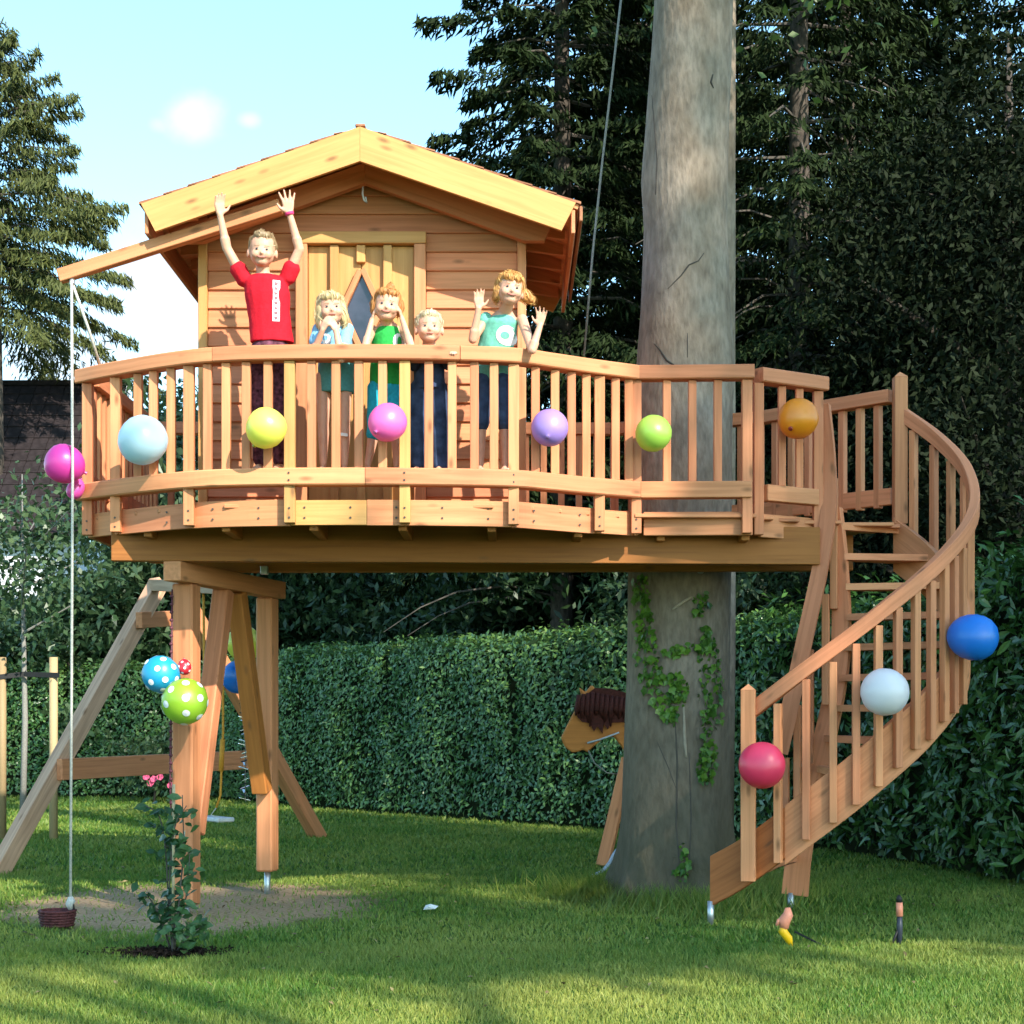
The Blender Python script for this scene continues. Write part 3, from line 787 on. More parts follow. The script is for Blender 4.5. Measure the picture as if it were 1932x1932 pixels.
# ------------------------------------------------------------------ the big trunk, its ivy and its crown
def bark(name, c0, c1, green=0.0, crack=0.5, zfade=1.6):
    m, n, l, b = new_mat(name, 0.85, 0.2)
    tc = n.new('ShaderNodeTexCoord')
    mp = n.new('ShaderNodeMapping'); mp.inputs['Scale'].default_value = (4.2, 4.2, 2.2); l.new(tc.outputs['Object'], mp.inputs['Vector'])
    n1 = n.new('ShaderNodeTexNoise'); n1.inputs['Scale'].default_value = 1.0; n1.inputs['Detail'].default_value = 7; n1.inputs['Roughness'].default_value = 0.62
    l.new(mp.outputs[0], n1.inputs['Vector'])
    mp2 = n.new('ShaderNodeMapping'); mp2.inputs['Scale'].default_value = (30, 30, 11); l.new(tc.outputs['Object'], mp2.inputs['Vector'])
    n2 = n.new('ShaderNodeTexNoise'); n2.inputs['Scale'].default_value = 1.0; n2.inputs['Detail'].default_value = 6
    l.new(mp2.outputs[0], n2.inputs['Vector'])
    r = n.new('ShaderNodeValToRGB'); r.color_ramp.elements[0].position = 0.33; r.color_ramp.elements[1].position = 0.68
    r.color_ramp.elements[0].color = (*c0, 1); r.color_ramp.elements[1].color = (*c1, 1)
    l.new(n1.outputs['Fac'], r.inputs[0])
    r2 = n.new('ShaderNodeValToRGB'); r2.color_ramp.elements[0].position = 0.3; r2.color_ramp.elements[1].position = 0.6
    r2.color_ramp.elements[0].color = (crack, crack, crack, 1); r2.color_ramp.elements[1].color = (1.1, 1.1, 1.1, 1)
    l.new(n2.outputs['Fac'], r2.inputs[0])
    mm = n.new('ShaderNodeMix'); mm.data_type = 'RGBA'; mm.blend_type = 'MULTIPLY'; mm.inputs[0].default_value = 1
    l.new(r.outputs[0], mm.inputs[6]); l.new(r2.outputs[0], mm.inputs[7])
    out = mm.outputs[2]
    if green:
        sep = n.new('ShaderNodeSeparateXYZ'); l.new(tc.outputs['Object'], sep.inputs[0])
        mr = n.new('ShaderNodeMapRange'); mr.inputs['From Min'].default_value = zfade; mr.inputs['From Max'].default_value = 0.2
        l.new(sep.outputs[2], mr.inputs['Value'])
        mu = n.new('ShaderNodeMath'); mu.operation = 'MULTIPLY'; l.new(mr.outputs[0], mu.inputs[0]); l.new(n1.outputs['Fac'], mu.inputs[1])
        mu2 = n.new('ShaderNodeMath'); mu2.operation = 'MULTIPLY'; mu2.inputs[1].default_value = green * 2; mu2.use_clamp = True
        l.new(mu.outputs[0], mu2.inputs[0])
        mg = n.new('ShaderNodeMix'); mg.data_type = 'RGBA'; mg.inputs[7].default_value = (0.070, 0.062, 0.036, 1)  # mixes a dark brown into the bark towards the foot
        l.new(mu2.outputs[0], mg.inputs[0]); l.new(out, mg.inputs[6]); out = mg.outputs[2]
    l.new(out, b.inputs['Base Color'])
    bp = n.new('ShaderNodeBump'); bp.inputs['Strength'].default_value = 0.6; bp.inputs['Distance'].default_value = 0.02
    l.new(n2.outputs['Fac'], bp.inputs['Height']); l.new(bp.outputs[0], b.inputs['Normal'])
    return m
M_beech = bark('beech_bark', (0.160, 0.118, 0.085), (0.285, 0.230, 0.184), green=0.8, crack=0.72)
M_dark = bark('dark_bark', (0.05, 0.04, 0.033), (0.11, 0.09, 0.075), crack=0.5)
M_twig = plain('bare_twig', (0.085, 0.072, 0.06), 0.8, scale=30)
TB = Vector((1.13, 12.1, 0))
BT = thing('beech_tree', TB, 'thick grey trunk growing up through the deck, with ivy on its foot', 'tree')
def trunk_mesh(name, ctrl, seg=44, rows=90, rough=0.012, flare=0.0, origin=Vector((0, 0, 0))):
    """ctrl: (z, cx, cy, r)"""
    zs = [c[0] for c in ctrl]
    V = []; F = []
    for i in range(rows + 1):
        z = zs[0] + (zs[-1] - zs[0]) * i / rows
        cx, cy, r = (np.interp(z, zs, [c[k] for c in ctrl]) for k in (1, 2, 3))
        for j in range(seg):
            a = 2 * math.pi * j / seg
            nz = mnoise.noise(Vector((math.cos(a) * 1.1, math.sin(a) * 1.1, z * 0.8 + 3))) * 0.06 + mnoise.noise(Vector((math.cos(a) * 4, math.sin(a) * 4, z * 2.3))) * rough
            fl = flare * math.exp(-max(z, 0) / 0.28) * (1 + 0.75 * math.sin(a * 5 + 1.1) + 0.35 * math.sin(a * 3))
            rr = r * (1 + nz) + fl * 0.12
            V.append((cx + rr * math.cos(a) - origin.x, cy + rr * math.sin(a) - origin.y, z - origin.z))
        if i:
            k = (i - 1) * seg
            for j in range(seg):
                F.append([k + j, k + (j + 1) % seg, k + seg + (j + 1) % seg, k + seg + j])
    F.append([len(V) - seg + j for j in range(seg)])
    me = raw_mesh(name, V, F)
    return me
ctrl = [(-0.1, 1.13, 12.1, 0.375), (0.5, 1.135, 12.1, 0.368), (1.4, 1.14, 12.1, 0.355), (2.2, 1.15, 12.1, 0.355), (3.0, 1.18, 12.1, 0.35), (3.67, 1.20, 12.1, 0.335), (4.6, 1.20, 12.1, 0.292), (4.95, 1.195, 12.1, 0.298), (5.3, 1.21, 12.1, 0.283), (6.2, 1.255, 12.1, 0.272), (8, 1.3, 12.15, 0.25), (12, 1.2, 12.3, 0.19), (16, 1.0, 12.6, 0.08)]
btr = mesh_obj('trunk', trunk_mesh('trunk', ctrl, flare=1.0, rows=150, origin=TB), M_beech, Matrix.Translation(TB), BT, smooth=True)
bvh_trunk = BVHTree.FromPolygons([v.co + TB for v in btr.data.vertices], [tuple(p.vertices) for p in btr.data.polygons])
# cracks and ridges in the bark
def on_trunk(px, py, off=0.0):
    d = (P(px, py, 12.0) - Vector((0, 0, CAM_H))).normalized()
    h, nrm, _, _ = bvh_trunk.ray_cast(Vector((0, 0, CAM_H)), d)
    return (h + nrm * off, nrm) if h else (None, None)
M_crack = plain('bark_crack', (0.05, 0.042, 0.036), 0.9)
M_scar = plain('bare_scar_wood', (0.36, 0.29, 0.22), 0.8)
def trunk_line(name, pts, rad, mat):
    q = []
    for a, b in zip(pts, pts[1:]):
        for k in range(4):
            f = k / 4; h, _ = on_trunk(a[0] + (b[0] - a[0]) * f, a[1] + (b[1] - a[1]) * f, 0.0)
            if h: q.append(h)
    if len(q) > 2:
        rr = [rad * 0.62 * (0.35 + 0.65 * math.sin(math.pi * (i + 0.5) / len(q))) for i in range(len(q))]
        tube(name, q, rr, BT, mat, 6)
trunk_line('bark_crack', [(1234, 648), (1245, 660), (1258, 680), (1276, 692), (1290, 706)], 0.012, M_crack)
trunk_line('bark_crack', [(1260, 545), (1285, 520), (1300, 500), (1318, 492), (1332, 472)], 0.009, M_crack)
trunk_line('bark_crack', [(1297, 628), (1297, 690)], 0.006, M_crack)
trunk_line('bark_crack', [(1345, 140), (1341, 155), (1348, 170)], 0.013, M_crack)
trunk_line('bark_crack', [(1230, 180), (1240, 300), (1236, 390)], 0.008, M_crack)
trunk_line('bark_scar', [(1268, 1150), (1280, 1142), (1296, 1132), (1310, 1124)], 0.022, M_scar)
trunk_line('bark_ridge', [(1290, 1330), (1292, 1400), (1296, 1440)], 0.02, M_scar)
trunk_line('ivy_stem', [(1272, 1330), (1278, 1440), (1276, 1560), (1284, 1660)], 0.010, M_twig)
trunk_line('ivy_stem', [(1300, 1420), (1304, 1540), (1300, 1660)], 0.008, M_twig)
trunk_line('ivy_stem', [(1240, 1400), (1262, 1450), (1280, 1500)], 0.006, M_twig)
# limbs and crown high above the picture
limbs = []
Vb, Fb = [], []
for i in range(11):
    z = 8.2 + i * 0.65; a = i * 2.4
    p = Vector((1.28, 12.2, z)); L = 3.6 - i * 0.12
    pts = [p + Vector((math.cos(a) * L * t, math.sin(a) * L * t, 0.55 * L * t - 0.2 * t * t)) for t in (0, .25, .5, .75, 1)]
    limbs.append(pts); tube_geo([q - TB for q in pts], [0.10, .08, .06, .04, .015], 7, Vb, Fb)
me = raw_mesh('limbs', Vb, Fb); fix_normals(me)
mesh_obj('limbs', me, M_beech, Matrix.Translation(TB), BT, smooth=True)['kind'] = 'stuff'
M_broad = leaf_mat('broad_leaf', (0.03, 0.065, 0.012), (0.09, 0.15, 0.03), trans=0.3)
cc = []
for pts in limbs:
    for t in (1, 2, 3, 4):
        n = 260
        cc.append(np.array(pts[t]) + rng.normal(0, 0.45, (n, 3)))
cc = np.concatenate(cc)
mesh_obj('crown', np_mesh('crown', leaves(cc - np.array(TB), rand_unit(len(cc)), rand_unit(len(cc)), rng.uniform(.08, .15, len(cc)), 0.07), 4, rng.random(len(cc))), M_broad, Matrix.Translation(TB), BT)['kind'] = 'stuff'
# ivy: each leaf a piece of its own
IV = thing('ivy_plant', TB, 'green ivy climbing in two strands up the shaded trunk under the deck', 'ivy')
M_ivy = leaf_mat('ivy_leaf', (0.025, 0.085, 0.012), (0.16, 0.30, 0.035), trans=0.2, rough=0.35)
ivy_me = []
for v in (0.15, 0.4, 0.65, 0.9):
    pts = [(0, -0.5), (0.28, -0.42), (0.5, -0.1), (0.24, 0.1), (0, 0.55), (-0.24, 0.1), (-0.5, -0.1), (-0.28, -0.42)]
    V = [(x, y, 0.12 * abs(x) - 0.15 * y * y) for x, y in pts] + [(0, 0, 0.0)]
    me = raw_mesh('ivy_leaf', V, [[i, (i + 1) % 8, 8] for i in range(8)])
    a = me.attributes.new('lv', 'FLOAT', 'POINT'); a.data.foreach_set('value', np.full(9, v, dtype=np.float32))
    me.materials.append(M_ivy); ivy_me.append(me)
strands = [([(1210, 1092), (1216, 1140), (1222, 1190), (1222, 1240), (1232, 1280), (1254, 1320), (1266, 1362)], [10, 13, 15, 18, 24, 26, 8], 118),
           ([(1250, 1240), (1280, 1228), (1310, 1225), (1330, 1222)], [12, 14, 12, 12], 20),
           ([(1272, 1272), (1282, 1300), (1276, 1330)], [12, 15, 10], 26),
           ([(1316, 1125), (1322, 1140), (1318, 1158)], [10, 13, 10], 16),
           ([(1328, 1188), (1336, 1230), (1340, 1290), (1338, 1350), (1334, 1410), (1330, 1450), (1326, 1476)], [8, 17, 20, 20, 15, 16, 8], 104),
           ([(1284, 1590), (1290, 1640), (1280, 1660)], [12, 12, 14], 14)]
for line, wid, n in strands:
    ln = [Vector((a, b, 0)) for a, b in line]
    for k in range(n):
        f = random.random() * (len(ln) - 1); i = int(f); t = f - i
        p = ln[i].lerp(ln[i + 1], t); w = wid[i] * (1 - t) + wid[i + 1] * t
        h, nr = on_trunk(p.x + random.uniform(-w, w), p.y + random.uniform(-8, 8), random.uniform(0.01, 0.05))
        if h is None: continue
        zax = (nr + Vector((random.gauss(0, .4), random.gauss(0, .4), random.gauss(0.2, .4)))).normalized()
        yax = Vector((random.gauss(0, .5), 0, -1)); yax = (yax - zax * yax.dot(zax)).normalized()
        M = Matrix((yax.cross(zax), yax, zax)).transposed().to_4x4(); M.translation = h
        s = random.uniform(0.038, 0.066)
        bright = 1 if (line[0][0] < 1260 and random.random() < 0.5) else 0
        mesh_obj('ivy_leaf', ivy_me[min(3, max(0, int(random.random() * 3) + bright))], None, M @ Matrix.Scale(s, 4), IV)

small_c, small_n = [], []
for line, wid, n in strands:
    ln = [Vector((a, b, 0)) for a, b in line]
    for k in range(int(n * 1.5)):
        f = random.random() * (len(ln) - 1); i = int(f); t = f - i
        p = ln[i].lerp(ln[i + 1], t); w = (wid[i] * (1 - t) + wid[i + 1] * t) * 1.15
        h, nr = on_trunk(p.x + random.uniform(-w, w), p.y + random.uniform(-8, 8), random.uniform(0.006, 0.035))
        if h is not None: small_c.append(h - TB); small_n.append(nr + Vector((random.gauss(0, .5), random.gauss(0, .5), random.gauss(.2, .5))))
m_ = len(small_c)
mesh_obj('small_ivy_leaves', np_mesh('small_ivy_leaves', leaves(np.array(small_c), rng.normal(0, .6, (m_, 3)) - np.array([0, 0, 1]), np.array(small_n), rng.uniform(.025, .045, m_), .026), 4, rng.random(m_)), M_ivy, Matrix.Translation(TB), IV)['kind'] = 'stuff'

# ------------------------------------------------------------------ hedges
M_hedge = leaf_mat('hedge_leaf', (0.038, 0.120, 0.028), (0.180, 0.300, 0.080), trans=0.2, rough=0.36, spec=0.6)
M_laurel = leaf_mat('laurel_leaf', (0.018, 0.066, 0.014), (0.100, 0.205, 0.040), trans=0.12, rough=0.3, spec=0.5)
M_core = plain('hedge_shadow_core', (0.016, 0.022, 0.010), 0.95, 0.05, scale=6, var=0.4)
def hedge(name, line, height, depth, n_per_m2, L, W, mat, label, cat, bulge=0.06, top_noise=0.05, wild=0.35, single=0):
    """line: front foot of the hedge in plan; it stands behind that line"""
    pts = [Vector((x, y, 0)) for x, y in line]
    h = height if hasattr(height, '__len__') else [height] * len(pts)
    o0 = pts[0].copy()
    root = thing(name, o0, label, cat)
    back = offset_line(pts, depth)
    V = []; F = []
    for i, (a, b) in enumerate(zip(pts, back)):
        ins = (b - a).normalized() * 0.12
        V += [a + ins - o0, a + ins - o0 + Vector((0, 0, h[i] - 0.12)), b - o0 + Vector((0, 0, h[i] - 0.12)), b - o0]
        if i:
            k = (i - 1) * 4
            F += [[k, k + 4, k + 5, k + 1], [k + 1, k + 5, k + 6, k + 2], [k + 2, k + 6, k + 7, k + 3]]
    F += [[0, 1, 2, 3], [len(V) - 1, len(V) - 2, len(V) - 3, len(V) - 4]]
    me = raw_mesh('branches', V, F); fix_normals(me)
    mesh_obj('branches', me, M_core, Matrix.Translation(o0), root)  # solid core in place of branches, inner shade put into its dark colour
    C = []; Nn = []; vals = []
    for i in range(len(pts) - 1):
        a, b = np.array(pts[i]), np.array(pts[i + 1]); ba, bb = np.array(back[i]), np.array(back[i + 1])
        Ls = np.linalg.norm(b - a); nrm = unit(np.array([(a - ba)]))[0]
        n = int(Ls * (h[i] + h[i + 1]) / 2 * n_per_m2)
        u = rng.random(n); v = rng.random(n) ** 0.9
        hh = (h[i] * (1 - u) + h[i + 1] * u)
        wv = 0.5 * np.sin(u * Ls * 1.9 + i) * np.sin(v * 5 + i) + 0.5 * np.sin(u * Ls * 4.3 + 2 * i + v * 3)
        p = a + (b - a) * u[:, None] + nrm * (wv * bulge + rng.normal(0, 0.035, n) - 0.10 * (v > 0.93))[:, None]
        p[:, 2] = v * (hh + rng.normal(0, top_noise * 0.5, n)) + 0.06
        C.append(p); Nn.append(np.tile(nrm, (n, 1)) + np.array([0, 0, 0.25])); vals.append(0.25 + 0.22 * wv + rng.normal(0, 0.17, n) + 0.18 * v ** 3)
        n2 = int(Ls * depth * n_per_m2 * 0.8)
        u = rng.random(n2); w = rng.random(n2)
        p = a + (b - a) * u[:, None] + (ba - a) * w[:, None]
        p[:, 2] = h[i] * (1 - u) + h[i + 1] * u + rng.normal(0, top_noise, n2) + 0.04 * np.sin(u * Ls * 2.2)
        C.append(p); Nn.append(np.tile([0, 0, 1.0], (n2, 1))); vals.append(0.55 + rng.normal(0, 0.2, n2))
    C = np.concatenate(C); Nn = np.concatenate(Nn); vals = np.clip(np.concatenate(vals), 0, 1)
    n = len(C)
    Nn = unit(Nn + rng.normal(0, wild, (n, 3)))
    d = rand_unit(n) + np.array([0, 0, 0.35]); d = d - Nn * np.sum(d * Nn, 1, keepdims=True) * 0.8
    Ls = L * rng.uniform(0.7, 1.25, n)
    Q = leaves(C - np.array(o0), d, Nn, Ls, W)
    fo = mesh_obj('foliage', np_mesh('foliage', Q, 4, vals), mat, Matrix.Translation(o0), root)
    fo['kind'] = 'stuff'
    return root
HL = [(-9.5, 26.9), (-6.8, 26.6), (-4.5, 26.2), (-3.2, 24.2), (-1.6, 22.2), (0.0, 20.2), (0.95, 19.1), (2.2, 17.6), (3.0, 16.6)]
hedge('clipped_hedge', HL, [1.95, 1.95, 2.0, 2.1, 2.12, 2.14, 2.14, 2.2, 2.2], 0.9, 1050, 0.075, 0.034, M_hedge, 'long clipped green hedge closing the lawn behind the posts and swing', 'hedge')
HR = [(2.35, 16.9), (2.95, 15.9), (3.35, 14.6), (3.6, 13.3), (3.85, 12.3), (4.3, 11.4), (5.6, 10.4)]
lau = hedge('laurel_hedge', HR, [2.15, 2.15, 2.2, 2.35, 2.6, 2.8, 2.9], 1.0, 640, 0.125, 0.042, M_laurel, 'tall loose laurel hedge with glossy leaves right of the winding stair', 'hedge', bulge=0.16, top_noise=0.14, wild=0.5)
# the laurel leaves that show largest, one by one
lf = []
for v in (0.2, 0.5, 0.8):
    pts = [(0, -0.5), (0.14, -0.2), (0.16, 0.1), (0.08, 0.35), (0, 0.52), (-0.08, 0.35), (-0.16, 0.1), (-0.14, -0.2)]
    V = [(x, y, 0.1 * abs(x) - 0.18 * y * y) for x, y in pts]
    V += [(0, y, -0.03 - 0.18 * y * y) for y in (-0.2, 0.1, 0.35)]
    me = raw_mesh('laurel_leaf', V, [[0, 1, 8], [0, 8, 7], [1, 2, 9, 8], [8, 9, 6, 7], [2, 3, 10, 9], [9, 10, 5, 6], [3, 4, 10], [10, 4, 5]])
    a = me.attributes.new('lv', 'FLOAT', 'POINT'); a.data.foreach_set('value', np.full(11, v, dtype=np.float32))
    me.materials.append(M_laurel); lf.append(me)
hp = [Vector((x, y, 0)) for x, y in HR]
for k in range(280):
    f = 1.6 + random.random() * 2.9; i = int(f); t = f - i
    p = hp[i].lerp(hp[i + 1], t); tg = (hp[i + 1] - hp[i]).normalized(); nr = Vector((tg.y, -tg.x, 0))
    zc = random.uniform(0.15, 2.2)
    pos = p + nr * random.uniform(0.05, 0.2) + Vector((0, 0, zc))
    zax = (nr + Vector((0, 0, 0.5)) + Vector((random.gauss(0, .5), random.gauss(0, .5), random.gauss(0, .5)))).normalized()
    yax = Vector((random.gauss(0, 1), random.gauss(0, 1), random.gauss(0.2, .6))); yax = (yax - zax * yax.dot(zax)).normalized()
    M = Matrix((yax.cross(zax), yax, zax)).transposed().to_4x4(); M.translation = pos
    mesh_obj('laurel_leaf', lf[k % 3], None, M @ Matrix.Scale(random.uniform(0.10, 0.17), 4), lau)

# ------------------------------------------------------------------ trees
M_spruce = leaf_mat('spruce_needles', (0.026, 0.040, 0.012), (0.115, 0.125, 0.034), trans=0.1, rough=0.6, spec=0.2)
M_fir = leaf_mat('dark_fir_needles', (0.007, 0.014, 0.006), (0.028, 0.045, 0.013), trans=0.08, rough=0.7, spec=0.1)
def conifer(name, base, H, rad, mat, label, group=None, z0=0.6, whorl=0.38, nbr=7, per=24, droop=0.35, L=0.20, W=0.045, tr=0.16, dead=0, taper=0.85, hang=0.5, lo=0.0, wood_mat=None):
    base = Vector(base); wood_mat = wood_mat or M_dark
    root = thing(name, base, label, 'tree', group)
    V, F = tube_geo([Vector((0, 0, -0.1)), Vector((0.02, 0, H * .35)), Vector((0, 0.02, H * .7)), Vector((0, 0, H))], [tr, tr * .8, tr * .45, 0.01], 12)
    mesh_obj('trunk', raw_mesh('trunk', V, F), wood_mat, Matrix.Translation(base), root, smooth=True)
    C = []; D = []; val = []; BV, BF = [], []
    z = z0
    while z < H - 0.1:
        f = (z - z0) / (H - z0)
        R0 = rad * (1 - f) ** taper + 0.12
        a0 = rng.uniform(0, 6.28)
        for b in range(nbr):
            a = a0 + b * 6.283 / nbr + rng.normal(0, 0.25)
            Lb = R0 * rng.uniform(0.62, 1.12)
            od = np.array([math.cos(a), math.sin(a), 0]); sd = np.array([-od[1], od[0], 0])
            rise = 0.25 + 0.5 * f
            n = max(8, int(per * Lb))
            t = np.sqrt(rng.random(n)) * 0.94 + 0.06
            p = od * (Lb * t)[:, None]
            p[:, 2] = z + rng.normal(0, 0.05) + Lb * (rise * t - (droop + 0.35 * (1 - f)) * t ** 1.6 + 0.16 * t ** 4)
            wid = 0.30 * Lb * (1 - t) + 0.10
            sv = rng.normal(0, 1, n) * wid * 0.6
            p = p + sd * sv[:, None] + np.array([0, 0, 1]) * (-np.abs(sv) * 0.35 - hang * rng.random(n) * 0.18)[:, None]
            C.append(p)
            dd = od * (0.75 * rng.random(n))[:, None] + sd * (np.sign(sv) * rng.uniform(0.1, 0.9, n))[:, None] + rng.normal(0, 0.25, (n, 3))
            dd[:, 2] -= hang * rng.uniform(0.2, 1.2, n)
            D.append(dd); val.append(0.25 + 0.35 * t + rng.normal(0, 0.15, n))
            if b % 2 == 0 and R0 > 0.4:
                tube_geo([Vector((0, 0, z)) + Vector(od * Lb * q) + Vector((0, 0, Lb * (rise * q - (droop + 0.35 * (1 - f)) * q ** 1.6))) for q in (0, .4, .8)], [0.028, 0.018, 0.006], 5, BV, BF, cap=False)
        z += whorl * rng.uniform(0.8, 1.2)
    for k in range(dead):
        a = rng.uniform(0, 6.28); zz = rng.uniform(1.5, z0 + 3); Lb = rng.uniform(0.8, 1.5) * rad * 0.75
        od = Vector((math.cos(a), math.sin(a), 0))
        tube_geo([Vector((0, 0, zz)) + od * Lb * q + Vector((0, 0, Lb * (0.35 * q - 0.55 * q * q)) ) for q in (0, .3, .6, .8, 1)], [0.02, .016, .012, .008, .004], 5, BV, BF, cap=False)
    if BV: mesh_obj('branches', raw_mesh('branches', BV, BF), M_twig if dead else wood_mat, Matrix.Translation(base), root)['kind'] = 'stuff'
    C = np.concatenate(C); D = np.concatenate(D); val = np.clip(np.concatenate(val), 0, 1); n = len(C)
    nr = rng.normal(0, 0.6, (n, 3)) + np.array([0, 0, 1.0])
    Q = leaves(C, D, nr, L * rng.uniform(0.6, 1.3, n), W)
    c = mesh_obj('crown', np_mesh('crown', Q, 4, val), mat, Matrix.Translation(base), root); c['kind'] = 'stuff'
    return root
def copy_tree(src, loc, rot, sc, label, group=None):
    r = src.copy(); COL.objects.link(r); r.location = loc; r.rotation_euler = (0, 0, rot); r.scale = (sc[0], sc[0], sc[1]); r['label'] = label
    if group: r['group'] = group
    for ch in src.children:
        c = ch.copy(); COL.objects.link(c); c.parent = r
    return r
def broadleaf(name, base, H, spread, mat, label, cat='tree', n=9000, L=0.13, W=0.06, tr=0.09, z0=0.8, limbs=9, group=None, clump=0.35, wood_mat=None, fill=1.0, stem=None):
    base = Vector(base); root = thing(name, base, label, cat, group)
    BV, BF = tube_geo([Vector((0, 0, -0.05)), Vector((0.03, 0, H * .3)), Vector((0, 0.04, H * .6)), Vector((0, 0, H * .92))], [tr, tr * .85, tr * .55, tr * .12], 10)
    mesh_obj('trunk', raw_mesh('trunk', BV, BF), wood_mat or M_dark, Matrix.Translation(base), root, smooth=True)
    tips = []; BV, BF = [], []
    for k in range(limbs):
        f = (k + 0.5) / limbs; z = z0 + (H * 0.8 - z0) * f; a = k * 2.4 + rng.uniform(-.3, .3)
        r = spread * math.sin(math.pi * (0.18 + 0.75 * f)) * rng.uniform(.75, 1.1)
        od = Vector((math.cos(a), math.sin(a), 0))
        pts = [Vector((0, 0, z)) + od * r * q + Vector((0, 0, r * 0.5 * q)) for q in (0, .35, .7, 1)]
        tube_geo(pts, [tr * .4, tr * .3, tr * .18, 0.008], 6, BV, BF, cap=False)
        tips += [(pts[2], .8), (pts[3], 1.0), (pts[1], .6)]
        for q in range(3):
            s = pts[2] + Vector(rng.normal(0, .35 * spread, 3)) * 0.8; s.z = max(s.z, z0 * 0.7)
            tips.append((s, .8))
    mesh_obj('limbs', raw_mesh('limbs', BV, BF), wood_mat or M_dark, Matrix.Translation(base), root)['kind'] = 'stuff'
    per = max(1, n // len(tips)); C = []; val = []
    for t, s in tips:
        g = rng.normal(0, clump * spread * 0.55, (per, 3)) * np.array([1, 1, 0.7]); C.append(np.array(t) + g)
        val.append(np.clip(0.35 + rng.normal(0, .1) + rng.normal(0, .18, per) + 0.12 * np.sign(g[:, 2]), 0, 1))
    C = np.concatenate(C); val = np.concatenate(val)
    C[:, 2] = np.maximum(C[:, 2], 0.05)
    m = len(C); nr = rng.normal(0, .7, (m, 3)) + np.array([0, 0, .8])
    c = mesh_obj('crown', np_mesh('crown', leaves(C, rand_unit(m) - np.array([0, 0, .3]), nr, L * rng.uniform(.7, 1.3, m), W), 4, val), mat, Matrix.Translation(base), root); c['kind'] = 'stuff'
    return root
# sunlit spruce at the left edge
conifer('spruce_tree', (-10.05, 34, 0), 14.6, 3.3, M_spruce, 'tall sunlit spruce with drooping boughs at the left edge of the picture', z0=9.2, taper=0.7, whorl=0.36, nbr=9, per=190, L=0.21, W=0.034, hang=1.0, droop=0.45, tr=0.22)
# dark conifers filling the right half
c1 = conifer('fir_tree', (0.62, 22, 0), 17.0, 2.25, M_fir, 'dark fir whose boughs reach out into the sky beside the cabin roof', 'dark firs behind the tree house', z0=4.0, whorl=0.36, per=190, L=0.17, W=0.038, dead=14, taper=0.6, hang=0.7, droop=0.5)
c2 = conifer('fir_tree', (3.35, 20.5, 0), 19.0, 2.0, M_fir, 'dark fir with a straight bare lower trunk right of the big grey trunk', 'dark firs behind the tree house', z0=4.2, whorl=0.36, per=120, L=0.17, W=0.036, dead=40, taper=0.5, hang=0.8, droop=0.5)
M_thuja = leaf_mat('yew_foliage', (0.005, 0.009, 0.004), (0.018, 0.026, 0.010), trans=0.08, rough=0.7, spec=0.1)
yew = broadleaf('yew_tree', (5.2, 18.3, 0), 9.0, 2.2, M_thuja, 'very dark dense yew at the right edge behind the laurel hedge', n=80000, L=0.095, W=0.04, tr=0.2, z0=0.6, limbs=20, group='dark yews behind the hedge', clump=0.42)
copy_tree(c1, (1.95, 24.0, 0), 1.1, (1.05, 1.0), 'dark fir seen through the gap between cabin roof and grey trunk')
copy_tree(c1, (2.5, 27.5, 0), 2.6, (1.15, 1.02), 'dark fir standing just behind the top of the grey trunk')
copy_tree(c2, (4.7, 24.5, 0), 0.8, (1.1, 0.95), 'dark fir showing between bare trunk and right-hand yew')
copy_tree(c1, (5.9, 27.0, 0), 4.0, (1.2, 0.94), 'dark fir in the right background with sky glinting through its top')
copy_tree(c2, (7.3, 23.0, 0), 2.2, (1.2, 0.93), 'dark fir at the far right edge above the yew')
copy_tree(yew, (3.4, 23.2, 0), 1.9, (1.0, 0.86), 'dark yew low behind the stair landing')
copy_tree(yew, (6.9, 20.5, 0), 0.7, (1.1, 1.0), 'tall dark yew cut by the right picture edge')
copy_tree(yew, (1.0, 27.0, 0), 3.3, (1.0, 0.72), 'dark yew behind the fir beside the cabin')
copy_tree(yew, (4.9, 29.0, 0), 5.0, (1.3, 0.9), 'broad dark yew in the far background right of the trunk')
# second, thinner trunk just behind the big one
B2 = Vector((1.78, 15.2, 0))
r2 = thing('slim_beech_tree', B2, 'second slimmer grey trunk close behind the right side of the big one', 'tree')
ctrl2 = [(0, 1.78, 15.2, 0.15), (3, 1.80, 15.2, 0.145), (6, 1.82, 15.2, 0.12), (11, 1.9, 15.2, 0.06)]
mesh_obj('trunk', trunk_mesh('trunk', ctrl2, seg=20, rows=40, origin=B2), M_beech, Matrix.Translation(B2), r2, smooth=True)
Vb, Fb = [], []; cc = []
for i in range(8):
    z = 7.5 + i * 0.45; a = i * 2.1
    pts = [Vector((0.08, 0, z)) + Vector((math.cos(a) * 1.5 * t, math.sin(a) * 1.5 * t, 0.8 * t)) for t in (0, .5, 1)]
    tube_geo(pts, [0.05, .03, .01], 6, Vb, Fb); cc += [np.array(p) + rng.normal(0, .35, (220, 3)) for p in pts[1:]]
mesh_obj('limbs', raw_mesh('limbs', Vb, Fb), M_beech, Matrix.Translation(B2), r2)['kind'] = 'stuff'
cc = np.concatenate(cc)
mesh_obj('crown', np_mesh('crown', leaves(cc, rand_unit(len(cc)), rand_unit(len(cc)), 0.11, 0.06), 4, rng.random(len(cc))), M_broad, Matrix.Translation(B2), r2)['kind'] = 'stuff'
